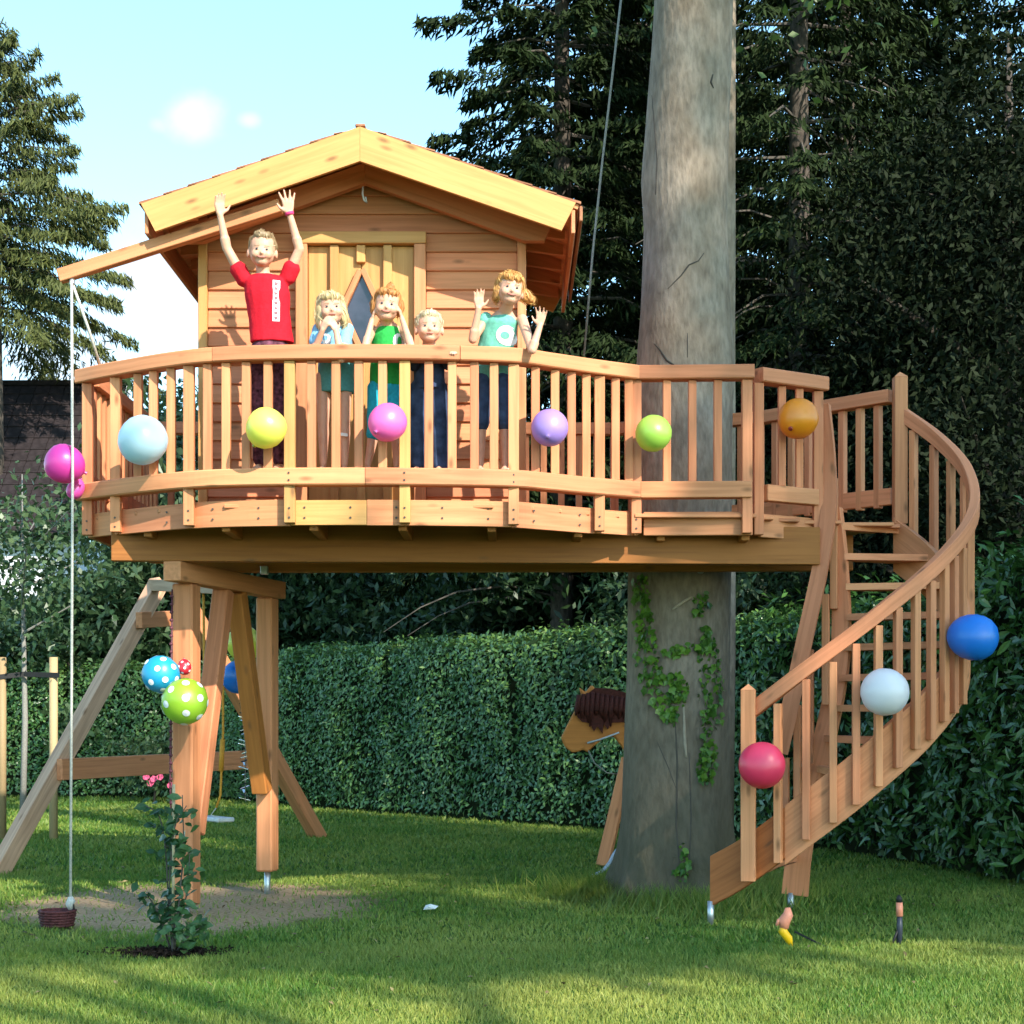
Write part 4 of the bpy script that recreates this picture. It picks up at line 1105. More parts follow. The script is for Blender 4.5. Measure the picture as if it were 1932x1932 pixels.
# shrubs that fill the view behind the hedge, under the deck and at the left
M_shrub = leaf_mat('shrub_leaf', (0.016, 0.040, 0.016), (0.060, 0.105, 0.038), trans=0.15, rough=0.45)
M_shrub2 = leaf_mat('left_shrub_leaf', (0.025, 0.060, 0.022), (0.11, 0.165, 0.075), trans=0.2, rough=0.4)
s1 = broadleaf('shrub', (-2.3, 27.3, 0), 4.6, 1.9, M_shrub, 'dark shrub above the hedge, left of centre under the deck', 'shrub', n=26000, L=0.17, W=0.065, z0=0.8, group='shrubs behind the hedge')
copy_tree(s1, (-0.2, 26.4, 0), 2.0, (1.0, 0.97), 'dark shrub above the hedge, centre under the deck')
copy_tree(s1, (1.0, 23.3, 0), 4.0, (0.95, 0.9), 'dark shrub above the hedge, just left of the grey trunk')
copy_tree(s1, (2.3, 20.2, 0), 5.1, (0.8, 0.75), 'dark shrub above the hedge, just right of the grey trunk')
copy_tree(s1, (-4.1, 29.2, 0), 1.0, (1.1, 1.1), 'dark shrub behind the hedge, between swing frame and front post')
copy_tree(s1, (-3.3, 30.5, 0), 3.3, (1.2, 1.15), 'dark shrub in the gap between the diagonal brace and the rear post')
s2 = broadleaf('garden_bush', (-6.7, 27.9, 0), 3.9, 1.4, M_shrub2, 'leafy bush in front of the white house wall, left of the deck', 'bush', n=9000, L=0.20, W=0.085, z0=1.0, group='bushes by the white house')
copy_tree(s2, (-8.3, 28.6, 0), 1.4, (1.1, 0.85), 'leafy bush covering the house wall at the left picture edge')
copy_tree(s2, (-5.2, 28.6, 0), 3.0, (1.0, 1.5), 'leafy bush showing through the left end of the railing')
copy_tree(s2, (-7.45, 27.6, 0), 4.4, (0.8, 0.75), 'lower leafy bush between rope and swing frame')
broadleaf('ash_tree', (-6.25, 32, 0), 8.3, 1.3, M_shrub2, 'light green tree top between the spruce and the cabin', 'tree', n=9000, L=0.2, W=0.08, z0=2.4, limbs=12)
# young staked tree on the lawn
yt = broadleaf('young_tree', (-4.93, 17.6, 0), 4.0, 0.95, M_shrub2, 'young tree tied between two stakes at the left edge', n=2600, L=0.085, W=0.05, tr=0.035, z0=2.0, limbs=8, wood_mat=M_cable, clump=0.5)
for px, nm in ((4, 'stake at the very left picture edge, left of the young tree'), (101, 'stake right of the young tree, beside the rope')):
    b = P(px, 1582, 17.5); t = P(px, 1240, 17.5)
    o = tube('tree_stake', [Vector((b.x, b.y, -0.05)), Vector((t.x, t.y, t.z))], 0.042, None, M_stake, 10)
    tag(o, 'round wooden ' + nm, 'stake', 'stakes of the young tree')
M_black = plain('black_rubber', (0.012, 0.012, 0.013), 0.6)
o = sweep('tie_band', [P(-8, 1278, 17.44), P(45, 1272, 17.53), P(112, 1274, 17.44)], 0.012, 0.05, None, M_black)
tag(o, 'black band tying the young tree to its two stakes', 'tree tie')

# ------------------------------------------------------------------ trees beside and behind the photographer that shade the garden
def shade_tree(name, base, H, blobs, n, label, L=0.26):
    base = Vector(base); root = thing(name, base, label, 'tree', 'garden trees behind the photographer')
    BV, BF = tube_geo([Vector((0, 0, -0.1)), Vector((0, 0, H * .4)), Vector((0.1, 0, H * .7)), Vector((0, 0, H))], [0.28, 0.22, 0.14, 0.03], 12)
    mesh_obj('trunk', raw_mesh('trunk', BV, BF), M_dark, Matrix.Translation(base), root, smooth=True)
    C = []; BV, BF = [], []
    tot = sum(r[0] * r[1] * r[2] for _, r in blobs)
    for c, r in blobs:
        m = int(n * r[0] * r[1] * r[2] / tot)
        u = rand_unit(m) * (rng.random(m) ** 0.42)[:, None]
        # lumpy: pull leaves into clumps
        q = u * np.array(r); cl = rng.normal(0, 1, (max(6, m // 220), 3)); cl = unit(cl) * (rng.random(len(cl)) ** .4)[:, None] * np.array(r)
        idx = rng.integers(0, len(cl), m); f = 0.55
        q = q * (1 - f) + (cl[idx] + rng.normal(0, .55, (m, 3))) * f
        C.append(q + np.array(c) - np.array(base))
        tube_geo([Vector((0, 0, min(H * .7, c[2] - r[2] * .6))), (Vector(c) - base) * .6 + Vector((0, 0, H * .25)), Vector(c) - base], [0.12, .08, .02], 6, BV, BF, cap=False)
    me = raw_mesh('limbs', BV, BF); mesh_obj('limbs', me, M_dark, Matrix.Translation(base), root)['kind'] = 'stuff'
    C = np.concatenate(C); m = len(C)
    c = mesh_obj('crown', np_mesh('crown', leaves(C, rand_unit(m), rand_unit(m), L * rng.uniform(.7, 1.3, m), L * .55), 4, rng.random(m)), M_broad, Matrix.Translation(base), root); c['kind'] = 'stuff'
shade_tree('lime_tree', (9.4, -8.0, 0), 15.6, [((7.1, -7.1, 14.2), (2.6, 2.0, 1.75)), ((10.9, -7.1, 14.1), (2.6, 2.0, 1.75)), ((7.8, -7.3, 16.5), (1.75, 1.4, 1.1))], 13000, 'broad lime tree behind the photographer that shades the lawn')
shade_tree('maple_tree', (17.4, -8.5, 0), 25, [((17.1, -8.1, 17.8), (3.4, 2.6, 6.6)), ((15.8, -7.3, 14.5), (2.7, 1.8, 2.9)), ((16.1, -7.4, 18.3), (2.9, 1.9, 2.8)), ((16.4, -7.4, 22.3), (2.8, 1.9, 2.8))], 30000, 'tall maple behind the photographer that shades the winding stair')
shade_tree('oak_tree', (25.5, -8.2, 0), 29, [((25.0, -7.5, 19.3), (5.2, 3.0, 9.0))], 17000, 'tall oak behind the photographer that shades the dark firs', L=0.36)

# ------------------------------------------------------------------ neighbour's house
NH = thing('neighbour_house', (-10, 34, 0), 'white house with dark tiled roof behind the bushes at the left edge', 'house')
M_white = plain('white_render', (0.62, 0.63, 0.66), 0.9, 0.1, var=0.06, scale=3)
M_tile = plain('dark_roof_tile', (0.026, 0.020, 0.021), 0.85, 0.08, var=0.35, scale=9)
prism('wall', [(-15, 0), (-8.35, 0), (-8.35, 4.7), (-15, 4.7)], 33.0, 38.5, NH, M_white)
prism('annex_wall', [(-8.34, 0), (-5.6, 0), (-5.6, 3.25), (-8.34, 3.0)], 33.2, 37, NH, M_white)
ev, rd = Vector((0, 32.6, 4.62)), Vector((0, 36.2, 8.12))
sl = (rd - ev); slen = sl.length; sd = sl.normalized(); rn = Vector((0, -sd.z, sd.y))
board('roof_slope', Vector((-15, 0, 0)) + (ev + rd) / 2 - rn * 0.06, Vector((-7.95, 0, 0)) + (ev + rd) / 2 - rn * 0.06, slen, 0.06, NH, M_tile, up=rn)
nrow = 13
for r_ in range(nrow):
    for c_ in range(13):
        if c_ * 0.30 > 3.6: continue
        x = -8.02 - c_ * 0.30 - 0.14
        a = ev + sd * (slen * r_ / nrow - 0.03); b = ev + sd * (slen * (r_ + 1) / nrow + 0.03)
        board('roof_tile', Vector((x, 0, 0)) + a + rn * 0.022, Vector((x, 0, 0)) + b + rn * (-0.004 + 0.003 * (c_ % 2)), 0.29, 0.03, NH, M_tile, up=rn)
board('ridge_tile', Vector((-15, 0, 0)) + rd, Vector((-7.93, 0, 0)) + rd, 0.25, 0.1, NH, M_tile)
board('verge_board', Vector((-7.90, 0, 0)) + ev, Vector((-7.90, 0, 0)) + rd, 0.04, 0.22, NH, M_white, up=rn)

# ------------------------------------------------------------------ swing frame
SF = thing('swing_set', (-3.1, 15.6, 0), 'wooden A-shaped swing frame standing behind the front posts on the left', 'swing frame')
ap = P(300, 1104, 15.6)
l0, r0 = Vector((-4.05, 13.75, 0)), Vector((-1.98, 17.9, 0))
board('frame_leg', l0 - (ap - l0).normalized() * 0.03, ap + Vector((0, 0, 0.02)), 0.12, 0.14, SF, M_grey, up=(0.5, 0.86, 0.3))
board('frame_leg', r0 - (ap - r0).normalized() * 0.03, ap + Vector((0.13, 0.1, 0.02)), 0.12, 0.14, SF, M_wood, up=(0.5, 0.86, 0.3))
board('cross_bar', P(112, 1452, 14.28), P(512, 1431, 17.0), 0.06, 0.175, SF, M_wood)
board('tie_bar', P(262, 1170, 15.2), P(345, 1166, 16.2), 0.06, 0.14, SF, M_wood)
sbm = (P(288, 1104, 15.55), P(503, 1112, 12.36))
board('swing_beam', sbm[0], sbm[1], 0.085, 0.10, SF, M_grey)
def on_beam(px):
    a, b = sbm; s = (px - 966) / FOC; fa, fb = a.x - s * a.y, b.x - s * b.y
    return a.lerp(b, fa / (fa - fb)) - Vector((0, 0, 0.05))
M_orange = plain('orange_rope', (0.62, 0.27, 0.03), 0.7, scale=80)
M_lgrey = plain('pale_plastic', (0.60, 0.60, 0.62), 0.4)
sw = thing('swing', P(405, 1545, 13.6), 'small pale swing seat hanging on two orange ropes behind the front post', 'swing')
q = on_beam(420); q2 = on_beam(384)
board('seat', P(383, 1543, 13.75), P(427, 1547, 13.35), 0.14, 0.035, sw, M_lgrey, c=0.015)
tube('rope', [q, P(421, 1380, 13.5), P(416, 1500, 13.5), P(408, 1524, 13.5)], 0.010, sw, M_orange, 6)
tube('rope', [q2, P(386, 1380, 13.7), P(386, 1505, 13.7), P(382, 1530, 13.7)], 0.010, sw, M_orange, 6)
tube('rope_grip', [P(420, 1395, 13.5), P(417, 1455, 13.5)], 0.020, sw, M_orange, 8)
tube('rope_loop', [P(408, 1524, 13.5), P(398, 1538, 13.5), P(420, 1545, 13.42)], 0.006, sw, M_rope, 6)
ch = thing('wind_spiral', P(462, 1320, 13.0), 'shiny twisted garland hanging beside the rear post', 'garland')
M_chrome = plain('silver_foil', (0.55, 0.56, 0.6), 0.25, 0.6, metal=0.9, var=0.5, scale=40)
tube('cord', [on_beam(462), P(462, 1330, 13.0), P(463, 1512, 13.0)], 0.005, ch, M_cable, 5)
for k in range(26):
    y = 1325 + k * 7.3; a = k * 0.9
    c = P(462 + 2 * math.sin(k), y, 13.0); dv = Vector((math.cos(a), math.sin(a), 0.25))
    board('foil_strip', c - dv * 0.042, c + dv * 0.042, 0.018, 0.006, ch, M_chrome if k % 3 else M_black, c=0.001)
M_maroon = plain('maroon_cord', (0.09, 0.025, 0.035), 0.6, scale=60, var=0.5)
gl = thing('bead_string', P(324, 1120, 10.86), 'dark red beaded string hanging along the left edge of the front post', 'string')
tube('cord', [P(325, 1112, 10.86), P(323, 1300, 10.86), P(321, 1470, 10.86), P(324, 1640, 10.86)], 0.006, gl, M_maroon, 6)
for k in range(34):
    y = 1125 + k * 15
    lathe('bead', [(0.001, -0.012), (0.010, -0.007), (0.013, 0), (0.010, 0.007), (0.001, 0.012)], Matrix.Translation(P(324 - 2 * math.sin(k * .1), y, 10.86)), gl, M_maroon, 8)

# ------------------------------------------------------------------ ropes and the basket
ae = P(135, 530, 10.54)
bt = Vector((P(108, 1750, 10.25).x, 10.25, 0.0))
bk = thing('rope_basket', bt, 'small dark red woven basket on the lawn under the pulley rope', 'basket')
M_basket = plain('dark_red_wicker', (0.085, 0.022, 0.022), 0.7, scale=60, var=0.5, bump=0.6)
bz = 0.015
lathe('bowl', [(0.085, bz), (0.098, bz + 0.05), (0.104, bz + 0.095), (0.094, bz + 0.095), (0.085, bz + 0.03), (0.01, bz + 0.025)], Matrix.Translation(bt), bk, M_basket, 28)
for k in range(6):
    z = bz + 0.01 + k * 0.016; rr = 0.088 + 0.015 * k / 5
    tube('wicker_band', [bt + Vector((math.cos(a) * (rr + 0.003 * math.sin(a * 12 + k * 3.14)), math.sin(a) * (rr + 0.003 * math.sin(a * 12 + k * 3.14)), z)) for a in np.linspace(0, 2 * math.pi, 49)], 0.009, bk, M_basket, 6)
hx = P(133, 1716, 10.25)
tube('bail', [bt + Vector((0.10, 0, bz + 0.09)), bt + Vector((0.095, 0, 0.15)), hx], 0.006, bk, M_black, 6)
pr = thing('pulley_rope', hx, 'long white rope hanging from the wooden arm down to the basket', 'rope')
tube('rope', [ae, P(137, 900, 10.45), hx + Vector((0, 0, 0.06))], 0.0085, pr, M_rope, 8)
tube('knot', [hx + Vector((0, 0, 0.075)), hx + Vector((0.004, 0, 0.05)), hx + Vector((-0.006, 0, 0.03)), hx + Vector((0, 0, 0.0))], [0.014, 0.026, 0.024, 0.012], pr, M_rope, 10)
tube('pulley', [ae + Vector((0, 0.01, 0.012)), ae + Vector((0, 0.01, -0.03))], 0.018, pr, M_steel, 10)
o = tube('haul_rope', [ae, P(165, 615, 10.6), P(190, 692, 10.74)], 0.009, None, M_rope, 8)
tag(o, 'slanting white rope tied from the arm to the railing corner', 'rope')
o = tube('hanging_cable', [P(1176, -40, 12.6), P(1158, 120, 12.6), P(1137, 300, 12.6), P(1118, 480, 12.6), P(1102, 672, 12.6)], [0.008] * 5, None, M_cable, 8)
tag(o, 'thin grey rope hanging from high up between cabin roof and trunk', 'rope')

# ------------------------------------------------------------------ balloons
def balloon_mat(name, col, trans=0.45, rough=0.36):
    m, n, l, b = new_mat(name, rough, 0.8)
    b.inputs['Base Color'].default_value = (*col, 1)
    tr = n.new('ShaderNodeBsdfTranslucent'); tr.inputs['Color'].default_value = (*col, 1)
    mx = n.new('ShaderNodeMixShader'); mx.inputs[0].default_value = trans
    l.new(b.outputs[0], mx.inputs[1]); l.new(tr.outputs[0], mx.inputs[2]); l.new(mx.outputs[0], n['Material Output'].inputs['Surface'])
    return m
M_dot = plain('white_print', (0.75, 0.75, 0.75), 0.4, var=0.02)
BPROF = [(0.04, -1.045), (0.13, -1.01), (0.36, -0.935), (0.60, -0.79), (0.81, -0.56), (0.945, -0.28), (1.0, 0.05), (0.97, 0.36), (0.85, 0.64), (0.64, 0.86), (0.36, 0.99), (0.12, 1.04), (0.01, 1.045)]
def balloon(px, py, D, r, col, axis, label, group, squash=1.0, dots=0, knot_col=None, trans=0.25, mat=None):
    c = P(px, py, D); r = r / FOC * D
    ax = Vector(axis).normalized()                     # from knot to crown
    root = thing('balloon', c, label, 'balloon', group)
    m = mat or balloon_mat('balloon_rubber', col, trans)
    Mr = Matrix.Translation(c) @ ax.to_track_quat('Z', 'Y').to_matrix().to_4x4()
    prof = [(a * r * squash, b * r) for a, b in BPROF]
    pp = []
    for (a, b), (c2, d2) in zip(prof, prof[1:]):
        pp += [(a + (c2 - a) * t, b + (d2 - b) * t) for t in (0, .5)]
    pp.append(prof[-1])
    lathe('skin', pp, Mr, root, m, 36)
    lathe('knot', [(0.10 * r, -1.16 * r), (0.12 * r, -1.14 * r), (0.05 * r, -1.08 * r), (0.09 * r, -1.04 * r), (0.05 * r, -1.0 * r)], Mr, root, balloon_mat('balloon_knot', knot_col or [v * .6 for v in col], 0.1), 10)
    if dots:
        V = [(0.17 * math.cos(a), 0.17 * math.sin(a), 0) for a in np.linspace(0, 2 * math.pi, 13)[:-1]] + [(0, 0, 0.022)]
        dm = raw_mesh('dot', [Vector(v) * r for v in V], [[i, (i + 1) % 12, 12] for i in range(12)]); dm.materials.append(M_dot)
        for k in range(dots):
            z = 1 - 2 * (k + .5) / dots; a = k * 2.39996
            dv = Vector((math.sqrt(1 - z * z) * math.cos(a), math.sqrt(1 - z * z) * math.sin(a), z))
            pr_ = np.interp(z, [p[1] for p in BPROF], [p[0] for p in BPROF]) * squash
            h = math.hypot(dv.x, dv.y) or 1
            loc = Vector((dv.x / h * pr_ * r, dv.y / h * pr_ * r, z * r))
            nn = Vector((dv.x, dv.y, dv.z)).normalized()
            mesh_obj('dot', dm, None, Mr @ Matrix.Translation(loc + nn * 0.001 * 2) @ nn.to_track_quat('Z', 'Y').to_matrix().to_4x4(), root)
    return root
GB = 'balloons tied along the railings'
balloon(123, 876, 10.56, 37, (0.80, 0.06, 0.42), (-0.85, -0.3, 0.35), 'magenta balloon sticking out left of the railing corner', GB)
balloon(143, 922, 10.72, 20, (0.80, 0.10, 0.45), (-0.4, -0.2, -0.8), 'small half hidden magenta balloon below the larger one at the corner', GB, squash=0.8)
balloon(268, 832, 10.28, 46, (0.58, 0.77, 0.88), (0.55, -0.5, 0.4), 'pale blue balloon at the left end of the railing', GB)
balloon(501, 809, 10.0, 38, (0.85, 0.84, 0.14), (0.5, -0.4, 0.6), 'yellow balloon below the child in red', GB)
balloon(730, 798, 9.98, 36, (0.88, 0.16, 0.52), (0.45, 0.62, 0.5), 'bright pink balloon below the child in green', GB)
balloon(1037, 808, 10.16, 35, (0.38, 0.24, 0.66), (0.1, 0.75, 0.5), 'light purple balloon on the railing right of the cabin', GB)
balloon(1232, 819, 10.54, 34, (0.42, 0.68, 0.10), (0.3, -0.7, 0.5), 'lime green balloon on the railing in front of the trunk', GB)
balloon(1505, 791, 10.76, 38, (0.85, 0.28, 0.01), (0.42, 0.70, 0.52), 'orange balloon beside the head of the stair', GB, knot_col=(0.25, 0.02, 0.02))
balloon(1834, 1202, 10.2, 47, (0.01, 0.20, 0.72), (0.75, -0.5, -0.15), 'large blue balloon on the outer side of the stair', GB, squash=0.93)
balloon(1671, 1306, 9.92, 45, (0.80, 0.76, 0.80), (-0.6, -0.75, 0.1), 'white balloon on the stair balusters', GB)
balloon(1438, 1445, 10.02, 44, (0.85, 0.05, 0.13), (-0.2, -0.8, 0.3), 'red balloon by the lowest newel post of the stair', GB)
GP = 'balloons tied to the posts under the deck'
balloon(305, 1273, 10.72, 35, (0.02, 0.36, 0.62), (-0.4, -0.8, 0.3), 'turquoise balloon with white dots left of the front post', GP, dots=24)
balloon(350, 1322, 10.62, 43, (0.36, 0.60, 0.04), (-0.2, -0.7, -0.5), 'green balloon with white dots in front of the front post', GP, dots=24)
balloon(348, 1258, 10.78, 15, (0.62, 0.02, 0.04), (0.1, -0.2, -1), 'small red balloon with white dots between the other two on the post', GP, squash=0.85, dots=20)
balloon(461, 1216, 13.0, 33, (0.80, 0.80, 0.10), (-0.2, -0.5, 0.7), 'yellow balloon behind the diagonal brace', GP)
balloon(450, 1276, 12.8, 31, (0.01, 0.20, 0.72), (-0.2, -0.6, -0.5), 'blue balloon behind the diagonal brace, under a yellow one', GP)

# ------------------------------------------------------------------ wooden horse behind the trunk
HD = 14.6
HO = thing('wooden_horse', (P(1200, 1500, HD).x, HD, 0), 'wooden toy horse half hidden behind the left side of the trunk', 'toy horse')
M_horse = wood('horse_wood', (0.56, 0.20, 0.045), (0.62, 0.24, 0.06), dark=0.8)
M_mane = plain('dark_mane', (0.065, 0.014, 0.010), 0.8, scale=50, var=0.5)
hp_ = [(1058, 1392), (1062, 1384), (1076, 1356), (1090, 1330), (1097, 1312), (1092, 1296), (1104, 1306), (1116, 1292), (1124, 1300), (1150, 1300), (1180, 1310), (1235, 1340), (1240, 1460), (1190, 1440), (1172, 1408), (1158, 1390), (1140, 1392), (1120, 1408), (1108, 1420), (1100, 1414), (1092, 1418), (1080, 1420), (1066, 1410)]
prism('head', [(P(x, y, HD).x, P(x, y, HD).z) for x, y in hp_], HD - 0.05, HD + 0.05, HO, M_horse)
bv_ = HO.children[0].modifiers.new('round', 'BEVEL'); bv_.width = 0.022; bv_.segments = 3
mn = [(1098, 1318), (1112, 1306), (1122, 1298), (1150, 1299), (1184, 1308), (1236, 1336), (1238, 1385), (1180, 1362), (1152, 1364), (1146, 1376), (1138, 1366), (1136, 1384), (1126, 1370), (1120, 1380), (1112, 1364), (1098, 1362), (1088, 1352)]
prism('mane', [(P(x, y, HD).x, P(x, y, HD).z) for x, y in mn], HD - 0.075, HD - 0.0505, HO, M_mane)
for k_ in range(16):
    x_ = 1092 + k_ * 9
    tube('mane_lock', [P(x_, 1306 + abs(k_ - 3) * 1.6, HD - 0.075), P(x_ - 3, 1340, HD - 0.088), P(x_ - 6 + 3 * (k_ % 3), 1350 + 7 * (k_ % 4), HD - 0.07)], [0.018, 0.026, 0.006], HO, M_mane, 6)
tube('body', [Vector((1.02, HD, 0.86)), Vector((1.66, HD + 0.25, 0.86))], [0.2, 0.2], HO, M_horse, 20)
board('leg', P(1137, 1634, 14.35), P(1185, 1432, 14.5), 0.10, 0.09, HO, M_wood, up=(0.3, 1, 0))
board('leg', Vector((1.20, 14.9, 0)), Vector((1.12, 14.65, 0.9)), 0.09, 0.09, HO, M_wood)
board('leg', Vector((1.58, 14.5, 0)), Vector((1.55, 14.7, 0.9)), 0.09, 0.09, HO, M_wood)
board('leg', Vector((1.62, 15.2, 0)), Vector((1.56, 14.95, 0.9)), 0.09, 0.09, HO, M_wood)
M_bluerope = plain('pale_blue_rope', (0.42, 0.47, 0.52), 0.7, scale=60)
o = tube('rope_end', [P(1100, 1664, 13.3), P(1112, 1655, 13.35), P(1134, 1645, 13.4), P(1142, 1638, 13.5), P(1150, 1628, 13.6), P(1158, 1612, 13.8), P(1172, 1594, 13.95)], 0.014, None, M_bluerope, 8)
tag(o, 'pale rope trailing on the grass left of the trunk foot', 'rope')
o = tube('rein', [P(1108, 1402, HD - 0.09), P(1130, 1396, HD - 0.09), P(1168, 1382, HD - 0.09)], 0.008, HO, M_bluerope, 6)
tube('rein', [P(1110, 1416, HD - 0.09), P(1122, 1440, HD - 0.09), P(1145, 1458, HD - 0.09), P(1176, 1462, HD - 0.09)], 0.006, HO, M_cable, 6)

# ------------------------------------------------------------------ climbing rose with its cane
rb = P(326, 1803, 9.15); rb.z = 0
RO = thing('climbing_rose', rb, 'young climbing rose with dark leaves on a cane before the front post', 'plant')
M_rose = leaf_mat('rose_leaf', (0.016, 0.055, 0.016), (0.075, 0.150, 0.045), trans=0.2, rough=0.35)
M_cane = plain('bamboo_cane', (0.42, 0.33, 0.19), 0.6)
tube('cane', [rb + Vector((0, 0, -0.03)), P(328, 1480, 9.12)], 0.008, RO, M_cane, 8)
n_ = 1500
mc = np.stack([rng.normal(-0.03, .15, n_), rng.normal(0, .075, n_), np.abs(rng.normal(0.012, .010, n_))], 1)
mesh_obj('mulch', np_mesh('mulch', leaves(mc, rand_unit(n_), rng.normal(0, .6, (n_, 3)) + np.array([0, 0, 1]), rng.uniform(.015, .04, n_), .014)), plain('dark_mulch', (0.020, 0.013, 0.010), 0.95, 0.1, scale=70, var=0.6), Matrix.Translation(rb), RO)['kind'] = 'stuff'
stems = [[(326, 1800), (318, 1700), (312, 1600), (300, 1540), (276, 1520)], [(328, 1800), (338, 1700), (346, 1600), (344, 1500)], [(324, 1800), (306, 1740), (286, 1700), (276, 1690)],
         [(330, 1800), (352, 1770), (372, 1755), (380, 1748)], [(326, 1790), (320, 1660), (330, 1560), (352, 1520)], [(326, 1800), (330, 1740), (352, 1690), (358, 1610)]]
rl = []
for v in (0.1, 0.35, 0.65, 0.9):
    pts = [(0, -0.5), (0.26, -0.15), (0.24, 0.15), (0, 0.5), (-0.24, 0.15), (-0.26, -0.15)]
    me = raw_mesh('rose_leaf', [(x, y, 0.15 * abs(x) - .2 * y * y) for x, y in pts] + [(0, 0, 0)], [[i, (i + 1) % 6, 6] for i in range(6)])
    a = me.attributes.new('lv', 'FLOAT', 'POINT'); a.data.foreach_set('value', np.full(7, v, dtype=np.float32)); me.materials.append(M_rose); rl.append(me)
cnt = 0
for s in stems:
    ln = smooth_line([P(x, y, 9.13 + random.uniform(-.06, .06)) for x, y in s], 5)
    tube('stem', ln, [0.006 * (1 - .6 * i / len(ln)) for i in range(len(ln))], RO, M_twig, 6)
    for k in range(46):
        f = 0.2 + 0.8 * random.random(); p = ln[min(len(ln) - 1, int(f * (len(ln) - 1)))]
        p = p + Vector((random.gauss(0, .035), random.gauss(0, .045), random.gauss(0, .03))); p.z = max(p.z, 0.03)
        zax = Vector((random.gauss(0, .6), random.gauss(-.5, .6), 0.7)).normalized(); yax = Vector((random.gauss(0, 1), random.gauss(0, 1), random.gauss(-.3, .5))); yax = (yax - zax * yax.dot(zax)).normalized()
        M = Matrix((yax.cross(zax), yax, zax)).transposed().to_4x4(); M.translation = p
        mesh_obj('rose_leaf', rl[(k * 7 + cnt) % 4], None, M @ Matrix.Scale(random.uniform(.045, .085), 4), RO); cnt += 1

# ------------------------------------------------------------------ small things on the lawn
g = P(1482, 1786, 9.42); g.z = 0
TY = thing('toy_rocket', g, 'little pink and yellow toy lying against a black stick below the stair', 'toy')
M_yel = plain('yellow_plastic', (0.75, 0.42, 0.01), 0.35, var=0.04); M_flesh = plain('pink_plastic', (0.66, 0.24, 0.15), 0.4, var=0.15)
tube('tail', [g + Vector((0.03, 0, 0.005)), g + Vector((0.015, 0, 0.05)), g + Vector((-0.015, 0, 0.09)), g + Vector((-0.005, 0, 0.13))], [0.012, 0.024, 0.026, 0.018], TY, M_yel, 10)
tube('body', [g + Vector((-0.005, 0, 0.10)), g + Vector((-0.01, 0, 0.14)), g + Vector((0.015, 0, 0.18)), g + Vector((0.012, 0, 0.215))], [0.022, 0.036, 0.028, 0.014], TY, M_flesh, 12)
tube('arm', [g + Vector((-0.01, 0, 0.15)), g + Vector((-0.04, -0.01, 0.145)), g + Vector((-0.05, -0.01, 0.12))], [0.014, 0.012, 0.008], TY, M_flesh, 8)
o = tube('black_stick', [P(1500, 1758, 9.65), P(1568, 1792, 9.35)], 0.006, None, M_black, 6)
tag(o, 'thin black stick lying slanted in the grass beside the pink and yellow toy', 'stick')
g = P(1696, 1784, 9.50); g.z = 0
TS = thing('toy_torch', g, 'dark toy stick with pink band standing upright in the lawn at right', 'toy')
tube('shaft', [g, g + Vector((0.004, 0, 0.10)), g + Vector((0.004, 0, 0.16))], [0.016, 0.017, 0.014], TS, plain('dark_blue_plastic', (0.03, 0.035, 0.05), 0.4), 10)
tube('band', [g + Vector((0.004, 0, 0.16)), g + Vector((0.002, 0, 0.235))], [0.019, 0.018], TS, M_flesh, 10)
tube('tip', [g + Vector((0.002, 0, 0.236)), g + Vector((0.001, 0, 0.26)), g + Vector((0, 0, 0.275))], [0.017, 0.016, 0.006], TS, M_black, 10)
tube('prop', [g + Vector((0, 0, 0.10)), g + Vector((-0.045, -0.02, 0.0))], 0.007, TS, M_black, 6)
g = P(812, 1722, 11.0); g.z = 0.03
V = [(-.045, -.02, 0), (-.01, -.03, .02), (.03, -.015, .005), (.05, .02, .02), (.01, .03, .0), (-.03, .02, .025), (0, 0, .035)]
me = raw_mesh('paper_scrap', V, [[i, (i + 1) % 6, 6] for i in range(6)] + [[5, 4, 3, 2, 1, 0]]); fix_normals(me)
o = mesh_obj('paper_scrap', me, plain('white_paper', (0.7, 0.7, 0.7), 0.8), Matrix.Translation(g)); tag(o, 'crumpled white paper scrap on the lawn under the deck', 'paper')
# flowers by the far hedge
fl = broadleaf('flower_shrub', (P(290, 1500, 25.2).x, 25.2, 0), 0.9, 0.75, M_shrub2, 'low flowering shrub at the hedge foot behind the swing bar', 'shrub', n=1600, L=0.10, W=0.05, tr=0.02, z0=0.15, limbs=6)
M_petal = plain('pink_petals', (0.62, 0.10, 0.20), 0.6)
for x, y in ((290, 1470), (302, 1466), (284, 1478), (322, 1482), (276, 1466)):
    p = P(x, y, 24.6)
    V = [(math.cos(a) * .05, math.sin(a) * .05, .02 * (i % 2)) for i, a in enumerate(np.linspace(0, 6.283, 11)[:-1])] + [(0, 0, -.01)]
    mesh_obj('blossom', raw_mesh('blossom', V, [[i, (i + 1) % 10, 10] for i in range(10)]), M_petal, Matrix.Translation(p) @ Matrix.Rotation(1.2, 4, 'X'), fl)

